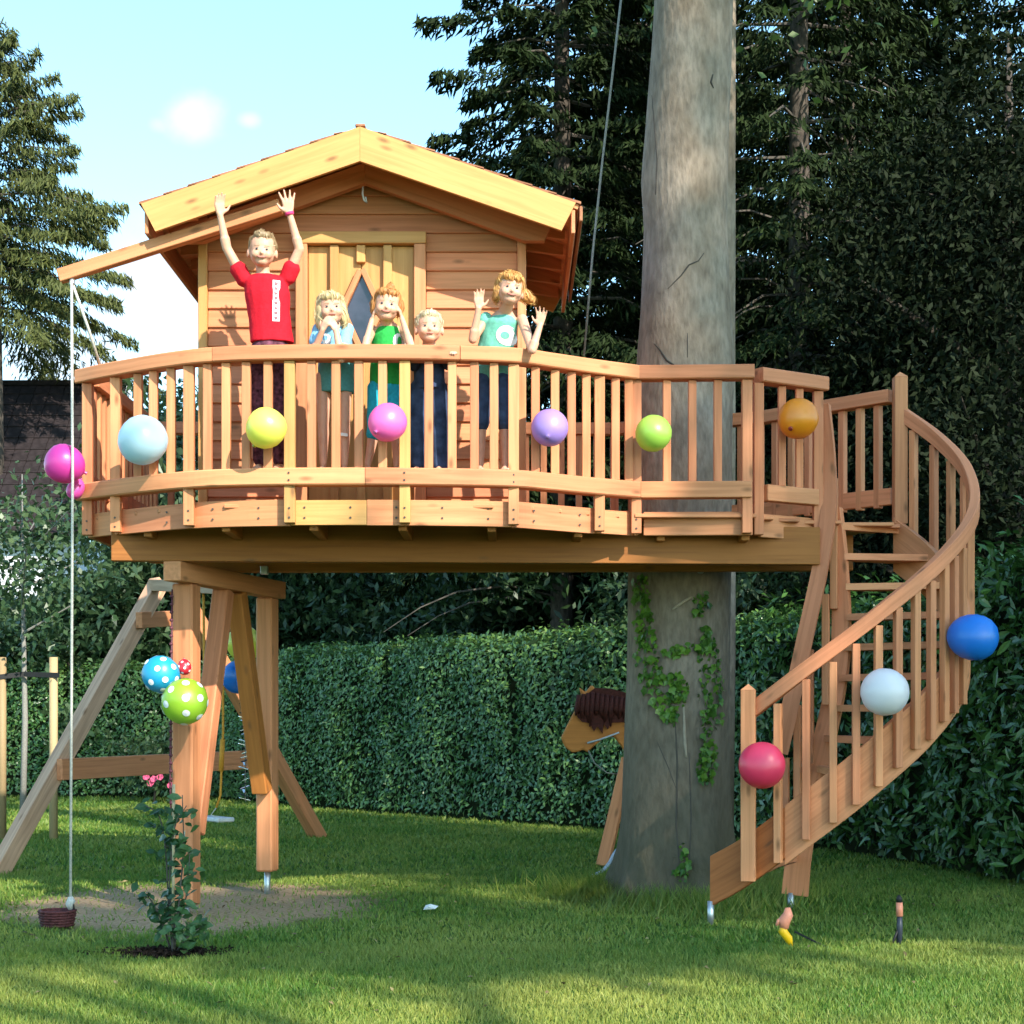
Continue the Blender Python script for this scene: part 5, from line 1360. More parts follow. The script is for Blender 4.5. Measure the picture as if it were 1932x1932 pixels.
# ------------------------------------------------------------------ children
def cap_geo(V, F, p0, p1, r0, r1, seg=12):
    p0, p1 = Vector(p0), Vector(p1)
    ax = (p1 - p0); L = ax.length
    ax = ax.normalized() if L > 1e-6 else Vector((0, 0, 1))
    u = ax.orthogonal().normalized(); v = ax.cross(u)
    rings = []
    for a in (-75, -45, -15): rings.append((p0 + ax * r0 * math.sin(R(a)), r0 * math.cos(R(a))))
    for a in (15, 45, 75): rings.append((p1 + ax * r1 * math.sin(R(a)), r1 * math.cos(R(a))))
    b = len(V)
    for c, r in rings:
        for j in range(seg):
            t = 2 * math.pi * j / seg; V.append(c + (u * math.cos(t) + v * math.sin(t)) * r)
    for i in range(len(rings) - 1):
        k = b + i * seg
        for j in range(seg): F.append([k + j, k + (j + 1) % seg, k + seg + (j + 1) % seg, k + seg + j])
    F.append([b + j for j in range(seg)][::-1]); F.append([b + (len(rings) - 1) * seg + j for j in range(seg)])
def ell_geo(V, F, c, r, rot=None, seg=18, rows=12):
    c = Vector(c); rot = rot or Matrix.Identity(3); b = len(V)
    for i in range(1, rows):
        th = math.pi * i / rows
        for j in range(seg):
            ph = 2 * math.pi * j / seg
            V.append(c + rot @ Vector((r[0] * math.sin(th) * math.cos(ph), r[1] * math.sin(th) * math.sin(ph), r[2] * math.cos(th))))
    for i in range(rows - 2):
        k = b + i * seg
        for j in range(seg): F.append([k + j, k + (j + 1) % seg, k + seg + (j + 1) % seg, k + seg + j])
    F.append([b + j for j in range(seg)][::-1]); F.append([b + (rows - 2) * seg + j for j in range(seg)])
def loft_geo(V, F, rings, seg=20):
    """rings: (centre, rx, ry), joined bottom to top"""
    b = len(V)
    for c, rx, ry in rings:
        for j in range(seg):
            t = 2 * math.pi * j / seg; V.append(Vector(c) + Vector((rx * math.cos(t), ry * math.sin(t), 0)))
    for i in range(len(rings) - 1):
        k = b + i * seg
        for j in range(seg): F.append([k + j, k + (j + 1) % seg, k + seg + (j + 1) % seg, k + seg + j])
    F.append([b + j for j in range(seg)][::-1]); F.append([b + (len(rings) - 1) * seg + j for j in range(seg)])
def fuse(name, V, F, origin, voxel=0.006, it=4, fac=0.5):
    me = bpy.data.meshes.new('tmp'); me.from_pydata([tuple(v) for v in V], [], F); fix_normals(me)
    t = bpy.data.objects.new('tmp', me); COL.objects.link(t)
    m = t.modifiers.new('r', 'REMESH'); m.mode = 'VOXEL'; m.voxel_size = voxel; m.use_smooth_shade = True
    s = t.modifiers.new('s', 'SMOOTH'); s.factor = fac; s.iterations = it
    dg = bpy.context.evaluated_depsgraph_get()
    out = bpy.data.meshes.new_from_object(t.evaluated_get(dg))
    bpy.data.objects.remove(t); bpy.data.meshes.remove(me)
    out.name = name; out.materials.clear()
    out.transform(Matrix.Translation(-Vector(origin)))
    return out
def hand_geo(V, F, wrist, d, palm, thumb, s=1.0, spread=0.16, curl=0.12):
    """d: along the fingers, palm: the way the palm faces, thumb: the side the thumb is on"""
    d = Vector(d).normalized(); palm = Vector(palm); palm = (palm - d * palm.dot(d)).normalized()
    th = Vector(thumb); th = (th - d * th.dot(d) - palm * th.dot(palm)).normalized()
    w = Vector(wrist)
    kn = []
    for i, (o, l) in enumerate(((0.024, 0.94), (0.008, 1.0), (-0.009, 0.95), (-0.024, 0.78))):
        b = w + d * 0.062 * s * (1 - 0.06 * abs(i - 1)) + th * o * s
        cap_geo(V, F, w + d * 0.012 * s + th * o * 0.55 * s, b, 0.0125 * s, 0.0115 * s, 8)
        dd = (d + th * (1.4 - i) * spread - palm * 0.0).normalized()
        m = b + dd * 0.030 * l * s + palm * curl * 0.012 * s
        d2 = (dd + palm * curl * 1.0).normalized(); m2 = m + d2 * 0.022 * l * s
        d3 = (dd + palm * curl * 2.2).normalized(); e = m2 + d3 * 0.016 * l * s
        cap_geo(V, F, b, m, 0.0088 * s, 0.0082 * s, 8); cap_geo(V, F, m, m2, 0.0082 * s, 0.0076 * s, 8); cap_geo(V, F, m2, e, 0.0076 * s, 0.006 * s, 8)
    b = w + d * 0.014 * s + th * 0.020 * s
    m = b + (d * 0.55 + th * 0.85).normalized() * 0.032 * s + palm * 0.006 * s
    e = m + (d * 0.9 + th * 0.5).normalized() * 0.028 * s + palm * curl * 0.012 * s
    cap_geo(V, F, b, m, 0.0135 * s, 0.0098 * s, 8); cap_geo(V, F, m, e, 0.0095 * s, 0.0072 * s, 8)
def head_rot(yaw, pitch, roll):
    return Matrix.Rotation(R(yaw), 3, 'Z') @ Matrix.Rotation(R(roll), 3, 'Y') @ Matrix.Rotation(R(pitch), 3, 'X')
def head_geo(V, F, c, s, rot):
    c = Vector(c); T = lambda x, y, z: c + rot @ (Vector((x, y, z)) * s)
    E = lambda p, r: ell_geo(V, F, T(*p), [q * s for q in r], rot)
    E((0, 0.012, 0.022), (0.073, 0.086, 0.080)); E((0, -0.016, -0.026), (0.065, 0.066, 0.062)); E((0, -0.040, -0.068), (0.034, 0.032, 0.024))
    E((0.030, -0.055, -0.032), (0.028, 0.026, 0.026)); E((-0.030, -0.055, -0.032), (0.028, 0.026, 0.026))      # cheeks
    E((0.076, 0.012, -0.012), (0.010, 0.020, 0.026)); E((-0.076, 0.012, -0.012), (0.010, 0.020, 0.026))        # ears
    cap_geo(V, F, T(0, -0.074, -0.016), T(0, -0.085, -0.030), 0.006 * s, 0.0095 * s, 8)                        # nose
    E((0.007, -0.080, -0.033), (0.006, 0.006, 0.005)); E((-0.007, -0.080, -0.033), (0.006, 0.006, 0.005))
    return T
def skin_mat(name, c):
    m = plain(name, c, 0.5, 0.35, var=0.06, scale=25)
    b = m.node_tree.nodes['Principled BSDF']; b.inputs['Subsurface Weight'].default_value = 0.12; b.inputs['Subsurface Radius'].default_value = (0.6, 0.25, 0.12); b.inputs['Subsurface Scale'].default_value = 0.012
    return m
M_skin = skin_mat('skin', (0.58, 0.31, 0.21))
M_eye = plain('eye_white', (0.42, 0.36, 0.32), 0.3); M_iris = plain('iris', (0.035, 0.045, 0.06), 0.2); M_lip = plain('lips', (0.42, 0.15, 0.12), 0.5); M_teeth = plain('teeth', (0.7, 0.68, 0.6), 0.3)
def cloth(name, c, var=0.12, scale=60, bump=0.25):
    return plain(name, c, 0.85, 0.15, var=var, scale=scale, bump=bump)
def face_parts(T, s, rot, root, o, brow, smile=True):
    def blob(name, parts, mat):
        V, F = [], []
        for p, r in parts: ell_geo(V, F, T(*p) - o, [q * s for q in r], rot, 10, 8)
        me = raw_mesh(name, V, F); fix_normals(me); return mesh_obj(name, me, mat, Matrix.Translation(o), root, smooth=True)
    for sx in (-1, 1):
        e = blob('eye', [((0.027 * sx, -0.0715, -0.008), (0.0088, 0.0094, 0.0034))], M_eye)
        blob('iris', [((0.027 * sx, -0.0785, -0.008), (0.0062, 0.0042, 0.0050))], M_iris).parent = e
        e2 = [x for x in root.children if x.name.startswith('eye')][-1]
        V, F = [], []
        cap_geo(V, F, T(0.016 * sx, -0.0800, 0.0095) - o, T(0.040 * sx, -0.0705, 0.0105) - o, 0.0026 * s, 0.0018 * s, 6)
        me = raw_mesh('eyebrow', V, F); fix_normals(me); mesh_obj('eyebrow', me, brow, Matrix.Translation(o), root, smooth=True)
    V, F = [], []
    pts = [(-0.022, -0.076, -0.047), (-0.010, -0.0825, -0.0535), (0.010, -0.0825, -0.0535), (0.022, -0.076, -0.047)] if smile else [(-0.015, -0.079, -0.053), (0, -0.083, -0.053), (0.015, -0.079, -0.053)]
    for a, b in zip(pts, pts[1:]): cap_geo(V, F, T(*a) - o, T(*b) - o, 0.0052 * s, 0.0052 * s, 6)
    mesh_obj('mouth', fuse('mouth', V, F, (0, 0, 0), 0.0022, 2), M_lip, Matrix.Translation(o), root)
def hair_part(T, s, rot, root, o, mat, blobs, strands, down, Ls, noise=0.006):
    V, F = [], []
    for p, r in blobs: ell_geo(V, F, T(*p) - o, [q * s for q in r], rot, 20, 14)
    me = fuse('hair', V, F, (0, 0, 0), 0.006, 2)
    n = len(me.vertices); co = np.empty(n * 3, np.float32); me.vertices.foreach_get('co', co); co = co.reshape(-1, 3)
    nv = np.empty(n * 3, np.float32); me.vertices.foreach_get('normal', nv); nv = nv.reshape(-1, 3)
    dsp = np.array([mnoise.noise(Vector((c[0] * 60, c[1] * 60, c[2] * 16))) for c in co])
    co2 = co + nv * (dsp * noise)[:, None]
    me.vertices.foreach_set('co', co2.ravel()); me.update()
    h = mesh_obj('hair', me, mat, Matrix.Translation(o), root, smooth=True)
    k = rng.integers(0, n, strands)
    dn = np.tile(np.array(rot @ Vector(down)), (strands, 1)) + rng.normal(0, .35, (strands, 3))
    dn = dn - nv[k] * np.sum(dn * nv[k], 1, keepdims=True) * 0.85
    Q = leaves(co2[k] + nv[k] * 0.003 + dn * 0.012, dn, nv[k] + rng.normal(0, .3, (strands, 3)), Ls * rng.uniform(.6, 1.3, strands), 0.006)
    st = mesh_obj('hair_strand', np_mesh('hair_strand', Q, 4, rng.random(strands)), mat, Matrix.Translation(o), h); st['kind'] = 'stuff'
    return h
def decal(name, target_V, target_F, poly_px, D, mat, root, o, off=0.004, sub=6):
    """flat print laid onto cloth: polygon in picture columns and rows, dropped on the cloth from the front"""
    bvh = BVHTree.FromPolygons(target_V, target_F)
    c = sum((Vector((x, y, 0)) for x, y in poly_px), Vector()) / len(poly_px)
    V = []; F = []; n = len(poly_px)
    for k in range(sub + 1):
        for x, y in poly_px:
            f = k / sub; p = P(c.x + (x - c.x) * f, c.y + (y - c.y) * f, D)
            h, nr, _, _ = bvh.ray_cast(Vector((p.x, D - 0.6, p.z)), Vector((0, 1, 0)))
            V.append((h + Vector((0, -off, 0)) if h else p) - o)
    for k in range(sub):
        for j in range(n): F.append([k * n + j, k * n + (j + 1) % n, (k + 1) * n + (j + 1) % n, (k + 1) * n + j])
    me = raw_mesh(name, V, F)
    return mesh_obj(name, me, mat, Matrix.Translation(o), root, smooth=True)
def kid(label, sp):
    """sp holds world joints; builds one body surface, clothes and hair as its children"""
    o = Vector(sp['base'])
    root = thing('person', o, label, 'person', 'children on the deck')
    s = sp['s']; V, F = [], []
    rot = head_rot(*sp['turn']); T = head_geo(V, F, sp['head'], s, rot)
    cap_geo(V, F, sp['neck'], T(0, 0.012, -0.055), 0.040 * s, 0.038 * s)
    tor = sp['torso']
    loft_geo(V, F, [(c, rx * .90, ry * .90) for c, rx, ry in tor])
    for A in sp['arms']:
        sh, el, wr = A['sh'], A['el'], A['wr']; k = A.get('k', 1.0)
        cap_geo(V, F, sh, el, 0.036 * k, 0.028 * k); cap_geo(V, F, el, wr, 0.029 * k, 0.019 * k)
        mid = Vector(el).lerp(Vector(wr), .25); cap_geo(V, F, el, mid, 0.029 * k, 0.031 * k)
        if 'hand' in A: hand_geo(V, F, wr, *A['hand'], s=A.get('hs', 1.0), spread=A.get('spread', .16), curl=A.get('curl', .12))
    for Lg in sp['legs']:
        hp, kn_, an = Lg['hip'], Lg['kn'], Lg['an']; k = Lg.get('k', 1.0)
        cap_geo(V, F, hp, kn_, 0.060 * k, 0.042 * k); cap_geo(V, F, kn_, an, 0.041 * k, 0.025 * k)
        cm = Vector(kn_).lerp(Vector(an), .28) + Vector((0, .008, 0)); cap_geo(V, F, kn_, cm, 0.040 * k, 0.042 * k); cap_geo(V, F, cm, an, 0.042 * k, 0.025 * k)
        an = Vector(an); fd = Vector(Lg.get('toe', (0, -1, 0))).normalized(); sd = Vector((fd.y, -fd.x, 0))
        heel = an + Vector((0, 0, -.028)) - fd * .015
        cap_geo(V, F, heel, an + fd * 0.075 * k + Vector((0, 0, -.038)), 0.024 * k, 0.020 * k)
        for q, l in ((-.020, .118), (-.009, .113), (.001, .108), (.010, .101), (.019, .092)):
            cap_geo(V, F, an + fd * 0.07 * k + sd * q * .9 * k + Vector((0, 0, -.040)), an + fd * l * k + sd * q * k + Vector((0, 0, -.046)), 0.0115 * k, 0.0085 * k, 8)
    mesh_obj('body', fuse('body', V, F, o, 0.0052, 4), sp.get('skin', M_skin), Matrix.Translation(o), root)
    cl = {}
    for name, mat, fn, vx in sp['clothes']:
        V, F = [], []; fn(V, F)
        me = fuse(name, V, F, o, vx, 3)
        # soft folds
        n = len(me.vertices); co = np.empty(n * 3, np.float32); me.vertices.foreach_get('co', co); co = co.reshape(-1, 3)
        nv = np.empty(n * 3, np.float32); me.vertices.foreach_get('normal', nv); nv = nv.reshape(-1, 3)
        dsp = np.array([mnoise.noise(Vector((c[0] * 22, c[1] * 22, c[2] * 13))) for c in co])
        me.vertices.foreach_set('co', (co + nv * (dsp * 0.005)[:, None]).ravel()); me.update()
        mesh_obj(name, me, mat, Matrix.Translation(o), root, smooth=True)
        cl[name] = ([v.co + o for v in me.vertices], [tuple(p.vertices) for p in me.polygons])
    face_parts(T, s, rot, root, o, sp['brow'], sp.get('smile', True))
    hair_part(T, s, rot, root, o, sp['hair'], sp['hairblobs'], sp.get('strands', 260), sp.get('hairdown', (0, 0, -1)), sp.get('hairlen', .05), noise=.011)
    return root, cl, o, T
Vz = Vector
FLOOR = 2.68
def legs(xa, xb, D, hipy, kney, k=1.0, ka=None, kb=None, hx=(0, 0)):
    out = []
    for x, kx, h in ((xa, ka or xa, hx[0]), (xb, kb or xb, hx[1])):
        an = P(x, 868, D); an.z = FLOOR + 0.057 * k
        out.append(dict(hip=P(x + h, hipy, D + .04), kn=P(kx, kney, D + .02), an=an, k=k))
    return out
H_brown = leaf_mat('fair_brown_hair', (0.20, 0.13, 0.07), (0.42, 0.30, 0.17), trans=.15); H_blond = leaf_mat('pale_blond_hair', (0.46, 0.34, 0.17), (0.70, 0.56, 0.32), trans=.2)
H_straw = leaf_mat('strawberry_hair', (0.40, 0.15, 0.045), (0.62, 0.30, 0.10), trans=.2); H_white = leaf_mat('white_blond_hair', (0.52, 0.41, 0.25), (0.70, 0.60, 0.42), trans=.2)
H_red = leaf_mat('red_blond_hair', (0.46, 0.19, 0.055), (0.72, 0.42, 0.14), trans=.25)
B_light = plain('fair_brow', (0.38, 0.23, 0.13), 0.7)
for m_ in (H_brown, H_blond, H_straw, H_white, H_red):      # the cap mesh has no 'lv': give it the middle tone
    at_ = [n_ for n_ in m_.node_tree.nodes if n_.type == 'ATTRIBUTE'][0]; rp2 = [n_ for n_ in m_.node_tree.nodes if n_.type == 'VALTORGB'][0]
    ad_ = m_.node_tree.nodes.new('ShaderNodeMath'); ad_.operation = 'ADD'; ad_.inputs[1].default_value = 0.25
    m_.node_tree.links.new(at_.outputs['Fac'], ad_.inputs[0]); m_.node_tree.links.new(ad_.outputs[0], rp2.inputs[0])
# --- child in red, both arms up
D0 = 10.32
tor = [(P(511, 668, D0), .108, .078), (P(510, 645, D0), .108, .078), (P(508, 600, D0), .112, .076), (P(504, 555, D0), .122, .078), (P(501, 530, D0), .118, .066), (P(499, 517, D0), .062, .045)]
shL, shR = P(460, 527, D0), P(543, 523, D0)
elL, wrL = P(428, 468, D0 - .03), P(415, 405, D0 - .06)
elR, wrR = P(565, 470, D0 - .03), P(546, 402, D0 - .06)
def red_shirt(V, F):
    loft_geo(V, F, [(c + Vz((0, 0, 0)), rx * 1.10, ry * 1.12) for c, rx, ry in tor[1:5]] + [(P(499, 519, D0), .075, .055)])
    loft_geo(V, F, [(P(513, 647, D0), .130, .096), (P(511, 625, D0), .124, .090), (P(507, 585, D0), .124, .088)])
    for a, b in ((shL, elL), (shR, elR)): cap_geo(V, F, a, a.lerp(b, .30), .050, .052)
def dark_pants(V, F):
    ell_geo(V, F, P(511, 662, D0), (.116, .092, .10))
    for lg in sp['legs']:
        cap_geo(V, F, lg['hip'], lg['kn'], .068, .055); cap_geo(V, F, lg['kn'], lg['an'] + Vz((0, 0, .02)), .053, .042)
M_purple = plain('patterned_purple_cloth', (0.10, 0.035, 0.055), 0.85, 0.1, var=0.75, scale=38)
M_red = cloth('red_jersey', (0.50, 0.010, 0.022))
sp = dict(base=P(508, 868, D0), s=1.07, head=P(495, 474, D0 - .03), turn=(6, 0, 2), neck=P(497, 522, D0), torso=tor,
          arms=[dict(sh=shL, el=elL, wr=wrL, hand=((-.02, -.1, 1), (.5, -.85, 0), (1, 0, 0)), spread=.06, curl=.35, hs=.98),
                dict(sh=shR, el=elR, wr=wrR, hand=((-.12, -.05, 1), (0, -1, 0), (-1, 0, .1)), spread=.24, curl=.04, hs=1.05)],
          legs=legs(490, 527, D0 - .03, 665, 765, 1.0), clothes=[('trousers', M_purple, dark_pants, .006), ('shirt', M_red, red_shirt, .006)],
          brow=B_light, hair=H_brown, hairblobs=[((0, 0.026, 0.034), (0.079, 0.082, 0.080)), ((0, -0.01, 0.075), (0.055, 0.06, 0.034))], strands=240, hairlen=.035)
sp['base'].z = FLOOR
root, cl, o, T = kid('child in red shirt and dark trousers standing at the rail with both arms raised', sp)
M_print = plain('white_print_cloth', (0.72, 0.70, 0.70), 0.8, var=0.05); M_greyprint = plain('grey_print', (0.25, 0.12, 0.14), 0.8)
decal('shirt_print', *cl['shirt'], [(518, 534), (531, 534), (531, 612), (518, 612)], D0, M_print, root, o)
for k in range(8):      # the upright lettering on the strip is too small to read: short bars
    y = 538 + k * 9.3
    decal('print_mark', *cl['shirt'], [(521, y), (528, y + (k % 3)), (527, y + 5), (522 + k % 2, y + 6)], D0, M_greyprint, root, o, off=.0065, sub=2)
V, F = [], []
wv = (wrR - elR).normalized(); tube('wristband', [wrR - wv * .012 + Vz((0, 0, 0)), wrR + wv * .006], .026, root, cloth('pink_band', (0.60, 0.05, 0.16)), 12)
# --- blond child eating, elbows over the rail
D1 = 10.33
tor = [(P(633, 690, D1), .098, .075), (P(633, 655, D1), .094, .072), (P(630, 625, D1 - .01), .100, .07), (P(628, 612, D1 - .02), .060, .045)]
shL, shR = P(602, 622, D1 - .02), P(655, 622, D1 - .02)
elL, wrL = P(592, 664, D1 - .13), P(609, 622, D1 - .20)
elR, wrR = P(644, 676, D1 - .22), P(634, 624, D1 - .20)
def blue_tee(V, F):
    loft_geo(V, F, [(P(634, 735, D1 + .01), .100, .085), (P(633, 690, D1), .104, .084), (P(633, 655, D1), .102, .082), (P(630, 625, D1 - .01), .104, .078), (P(628, 613, D1 - .02), .064, .052)])
    cap_geo(V, F, shL, shL.lerp(elL, .55), .042, .044); cap_geo(V, F, shR, shR.lerp(elR, .5), .042, .042)
def teal_skirt(V, F): loft_geo(V, F, [(P(634, 742, D1), .106, .092), (P(634, 700, D1), .106, .090), (P(634, 680, D1), .106, .088)])
M_sky = cloth('light_blue_jersey', (0.20, 0.42, 0.60)); M_teal = cloth('teal_cloth', (0.08, 0.27, 0.27))
sp = dict(base=P(634, 868, D1), s=1.05, head=P(625, 585, D1 - .08), turn=(8, -8, -4), neck=P(628, 618, D1 - .02), torso=tor,
          arms=[dict(sh=shL, el=elL, wr=wrL, k=.85, hand=((.35, -.1, .8), (.5, .8, .1), (.3, .6, .2)), hs=.78, curl=.8, spread=.05),
                dict(sh=shR, el=elR, wr=wrR, k=.95, hand=((-.35, 0, .8), (-.5, .8, .1), (-.3, .6, .2)), hs=.78, curl=.8, spread=.05)],
          legs=legs(610, 650, D1 - .05, 715, 795, .85), clothes=[('skirt', M_teal, teal_skirt, .006), ('shirt', M_sky, blue_tee, .006)],
          brow=B_light, smile=False, hair=H_blond, hairblobs=[((0, 0.026, 0.036), (0.083, 0.086, 0.080)), ((0.066, 0.012, -0.03), (0.026, 0.05, 0.075)), ((-0.066, 0.012, -0.03), (0.026, 0.05, 0.075)), ((0, 0.06, -0.03), (0.06, 0.035, 0.07)), ((0, -0.052, 0.055), (0.052, 0.034, 0.026))], strands=380, hairlen=.06)
sp['base'].z = FLOOR
root, cl, o, T = kid('blond child in light blue shirt and teal skirt with hands held to the mouth', sp)
decal('shirt_print', *cl['shirt'], [(617 + 11 * math.cos(a), 646 + 11 * math.sin(a)) for a in np.linspace(0, 6.283, 13)[:-1]], D1, M_print, root, o)
decal('print_mark', *cl['shirt'], [(616 + 5 * math.cos(a), 643 + 5 * math.sin(a)) for a in np.linspace(0, 6.283, 9)[:-1]], D1, M_sky, root, o, off=.0065)
pa = P(651, 822, D1 - .05); board('plaster', pa + Vz((-.025, -.036, .003)), pa + Vz((.02, -.036, -.003)), .012, .02, root, M_print, up=(0, 0, 1), c=.003)
# --- strawberry blond child in green, cheeks in hands
D2 = 10.33
tor = [(P(732, 705, D2), .10, .078), (P(732, 660, D2), .094, .072), (P(732, 630, D2 - .01), .100, .07), (P(732, 610, D2 - .02), .056, .045)]
shL, shR = P(702, 622, D2 - .02), P(761, 622, D2 - .02)
elL, wrL = P(690, 652, D2 - .17), P(702, 603, D2 - .11)
elR, wrR = P(775, 652, D2 - .17), P(758, 600, D2 - .11)
def green_top(V, F):
    loft_geo(V, F, [(P(732, 737, D2 + .01), .108, .088), (P(732, 700, D2), .106, .086), (P(732, 660, D2), .102, .080), (P(732, 632, D2 - .01), .096, .076), (P(732, 618, D2 - .02), .062, .056)])
def turq_leg(V, F):
    ell_geo(V, F, P(732, 735, D2), (.102, .084, .07))
    for lg in sp['legs']: cap_geo(V, F, lg['hip'], lg['kn'], .064, .050); cap_geo(V, F, lg['kn'], lg['kn'].lerp(lg['an'], .22), .048, .046)
M_green = cloth('green_jersey', (0.025, 0.32, 0.06)); M_turq = cloth('turquoise_leggings', (0.02, 0.36, 0.50))
sp = dict(base=P(732, 868, D2), s=1.05, head=P(730, 578, D2 - .08), turn=(4, -4, 5), neck=P(732, 616, D2 - .02), torso=tor,
          arms=[dict(sh=shL, el=elL, wr=wrL, k=.85, hand=((.25, 0, 1), (1, .2, 0), (0, 1, .3)), hs=.72, curl=.5, spread=.06),
                dict(sh=shR, el=elR, wr=wrR, k=.85, hand=((-.25, 0, 1), (-1, .2, 0), (0, 1, .3)), hs=.72, curl=.5, spread=.06)],
          legs=legs(694, 748, D2 - .05, 735, 802, .85, ka=708, kb=748, hx=(18, -4)), clothes=[('leggings', M_turq, turq_leg, .006), ('top', M_green, green_top, .006)],
          brow=B_light, hair=H_straw, hairblobs=[((0, 0.026, 0.036), (0.081, 0.084, 0.078)), ((0.07, 0.02, 0.005), (0.024, 0.045, 0.05)), ((-0.07, 0.02, 0.005), (0.024, 0.045, 0.05)), ((0, -0.045, 0.064), (0.058, 0.036, 0.028)), ((0.01, 0.0, 0.115), (0.02, 0.02, 0.02))], strands=340, hairlen=.05)
sp['base'].z = FLOOR
root, cl, o, T = kid('strawberry blond child in green top and turquoise leggings resting cheeks in both hands', sp)
decal('shirt_print', *cl['top'], [(754 + 11 * math.cos(a), 650 + 17 * math.sin(a)) for a in np.linspace(0, 6.283, 15)[:-1]], D2, M_print, root, o)
decal('print_mark', *cl['top'], [(755 + 4 * math.cos(a), 650 + 11 * math.sin(a)) for a in np.linspace(0, 6.283, 11)[:-1]], D2, M_green, root, o, off=.0065)
# --- smallest child in dark overalls
D3 = 10.31
tor = [(P(810, 720, D3), .088, .075), (P(810, 690, D3), .086, .072), (P(809, 668, D3 - .01), .088, .066), (P(809, 652, D3 - .02), .050, .042)]
shL, shR = P(788, 662, D3), P(834, 662, D3)
elL, wrL = P(782, 690, D3 - .06), P(789, 660, D3 - .15)
elR, wrR = P(846, 688, D3 - .06), P(856, 660, D3 - .15)
def overall(V, F):
    loft_geo(V, F, [(P(810, 735, D3), .092, .082), (P(810, 700, D3), .092, .080), (P(809, 672, D3), .090, .076), (P(809, 658, D3), .070, .06)])
    for lg in sp['legs']: cap_geo(V, F, lg['hip'], lg['kn'], .066, .056); cap_geo(V, F, lg['kn'], lg['an'] + Vz((0, 0, -.005)), .055, .050)
def dark_sleeve(V, F):
    for a, b, c in ((shL, elL, wrL), (shR, elR, wrR)): cap_geo(V, F, a, b, .038, .034); cap_geo(V, F, b, b.lerp(c, .7), .034, .030)
M_navy = cloth('navy_denim', (0.022, 0.028, 0.055), var=.3, scale=25); M_jeans = plain('blue_jeans', (0.035, 0.055, 0.11), 0.9, 0.1, var=.55, scale=14)
sp = dict(base=P(809, 868, D3), s=1.02, head=P(810, 620, D3 - .06), turn=(5, -6, 0), neck=P(809, 655, D3 - .02), torso=tor,
          arms=[dict(sh=shL, el=elL, wr=wrL, k=.8, hand=((0, -.8, -.25), (0, -.2, -1), (1, 0, 0)), hs=.68, curl=.7, spread=.1),
                dict(sh=shR, el=elR, wr=wrR, k=.8, hand=((0, -.8, -.25), (0, -.2, -1), (-1, 0, 0)), hs=.68, curl=.7, spread=.1)],
          legs=legs(787, 829, D3 - .03, 735, 800, .85, hx=(6, -5)), clothes=[('dungarees', M_jeans, overall, .006), ('sleeves', M_navy, dark_sleeve, .006)],
          brow=B_light, smile=False, hair=H_white, hairblobs=[((0, 0.026, 0.036), (0.081, 0.085, 0.080)), ((0, -0.03, 0.07), (0.05, 0.045, 0.03))], strands=260, hairlen=.03)
sp['base'].z = FLOOR
root, cl, o, T = kid('smallest child, white blond with jeans dungarees, peeping over the rail', sp)
# --- red blond child leaning and waving with both hands
D4 = 10.40
tor = [(P(928, 715, D4), .100, .078), (P(930, 680, D4), .098, .075), (P(938, 640, D4 - .03), .100, .074), (P(946, 604, D4 - .05), .106, .068), (P(951, 588, D4 - .06), .056, .045)]
shL, shR = P(916, 602, D4 - .05), P(985, 603, D4 - .07)
elL, wrL = P(892, 640, D4 - .12), P(903, 582, D4 - .17)
elR, wrR = P(1004, 660, D4 - .26), P(1019, 614, D4 - .24)
def mint_top(V, F):
    loft_geo(V, F, [(P(926, 722, D4), .118, .094), (P(929, 680, D4), .108, .086), (P(938, 640, D4 - .03), .108, .083), (P(944, 610, D4 - .05), .104, .078), (P(948, 597, D4 - .055), .068, .06)])
    cap_geo(V, F, shL, shL.lerp(elL, .12), .040, .040)
def shorts(V, F):
    ell_geo(V, F, P(928, 728, D4), (.104, .086, .075))
    for lg in sp['legs']: cap_geo(V, F, lg['hip'], lg['kn'], .068, .058)
    for lg in sp['legs']: cap_geo(V, F, lg['kn'], lg['kn'].lerp(lg['an'], .10), .057, .055)
M_mint = cloth('mint_jersey', (0.13, 0.40, 0.31)); M_short = plain('denim_shorts', (0.04, 0.065, 0.13), 0.9, 0.1, var=.4, scale=16)
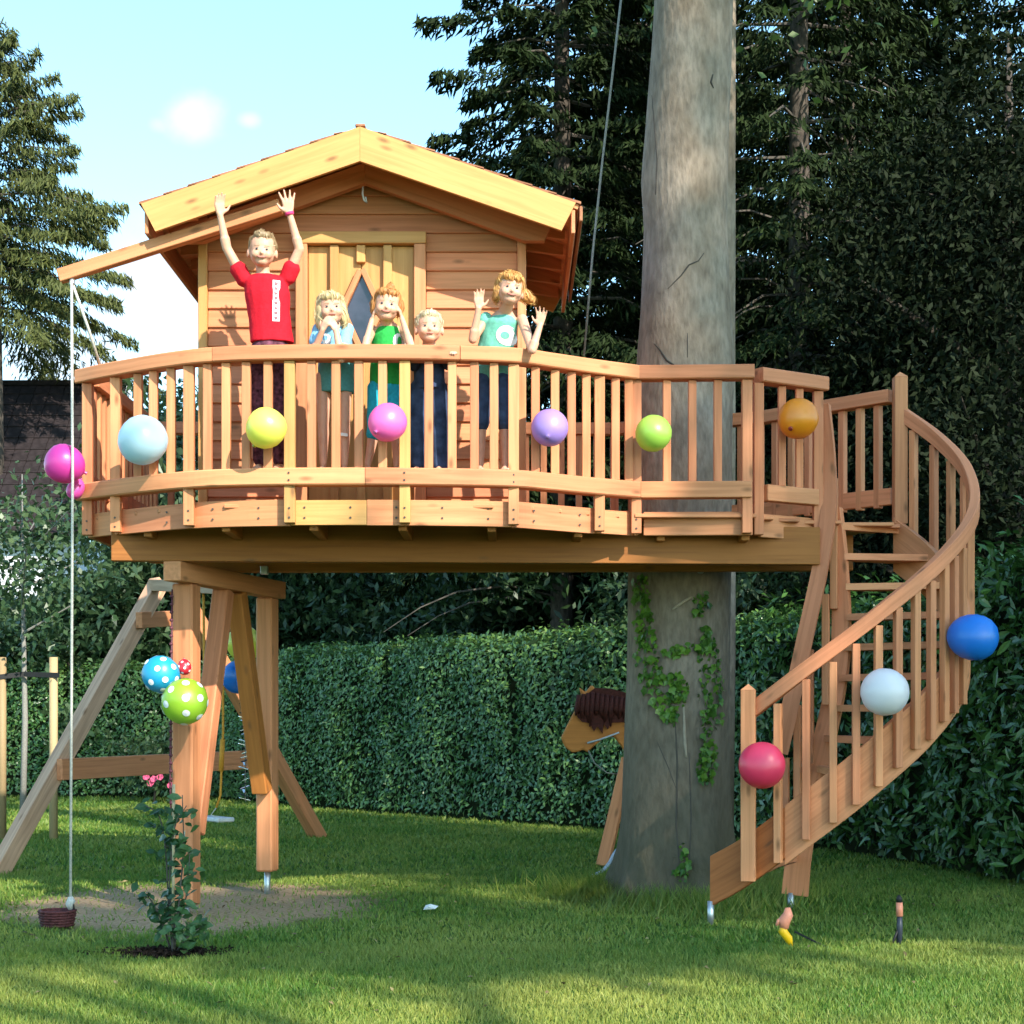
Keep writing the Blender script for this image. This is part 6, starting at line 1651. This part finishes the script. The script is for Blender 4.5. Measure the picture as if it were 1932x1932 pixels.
sp = dict(base=P(930, 868, D4 - .06), s=1.05, head=P(962, 548, D4 - .14), turn=(10, -6, 8), neck=P(952, 590, D4 - .07), torso=tor,
          arms=[dict(sh=shL, el=elL, wr=wrL, k=.95, hand=((.02, -.05, 1), (.1, -1, 0), (1, 0, 0)), hs=.9, curl=.25, spread=.1),
                dict(sh=shR, el=elR, wr=wrR, k=.95, hand=((.1, 0, 1), (-.1, -1, .1), (-1, 0, .1)), hs=.85, curl=.4, spread=.2)],
          legs=legs(906, 953, D4 - .10, 725, 790, .92, hx=(2, -4)), clothes=[('shorts', M_short, shorts, .006), ('top', M_mint, mint_top, .006)],
          brow=B_light, hair=H_red, hairblobs=[((0, 0.026, 0.038), (0.083, 0.086, 0.080)), ((0.092, 0.03, -0.005), (0.042, 0.04, 0.034)), ((0.125, 0.03, -0.018), (0.026, 0.026, 0.022)), ((-0.068, 0.02, -0.02), (0.022, 0.045, 0.055)), ((0, -0.05, 0.054), (0.056, 0.036, 0.028))], strands=420, hairdown=(0.5, 0, -.8), hairlen=.06)
sp['base'].z = FLOOR
root, cl, o, T = kid('red blond child in mint top and denim shorts leaning over the rail and waving', sp)
decal('shirt_print', *cl['top'], [(956 + 20 * math.cos(a), 640 + 18 * math.sin(a)) for a in np.linspace(0, 6.283, 15)[:-1]], D4, M_print, root, o)
decal('print_mark', *cl['top'], [(953 + 9 * math.cos(a), 640 + 7 * math.sin(a)) for a in np.linspace(0, 6.283, 9)[:-1]], D4, M_mint, root, o, off=.0065)

# dead leaves and small bits on the lawn and the bare earth
n_ = 420
D_ = np.sqrt(rng.uniform(7.2 ** 2, 14.5 ** 2, n_)); X_ = rng.uniform(-1, 1, n_) * D_ * 0.3
k_ = n_ // 3; X_[:k_] = rng.normal(-2.1, .75, k_); D_[:k_] = rng.normal(11.4, .9, k_)
c_ = np.stack([X_, D_, rng.uniform(.012, .030, n_)], 1)
o = mesh_obj('leaf_litter', np_mesh('leaf_litter', leaves(c_, rng.normal(0, 1, (n_, 3)) * np.array([1, 1, .25]), rng.normal(0, .35, (n_, 3)) + np.array([0, 0, 1]), rng.uniform(.02, .055, n_), .018), 4, rng.random(n_)), leaf_mat('dry_leaf', (0.07, 0.045, 0.022), (0.36, 0.27, 0.12), trans=.1, rough=.8))
tag(o, 'dry fallen leaves and crumbs scattered over lawn and bare earth', 'fallen leaves', kind='stuff')
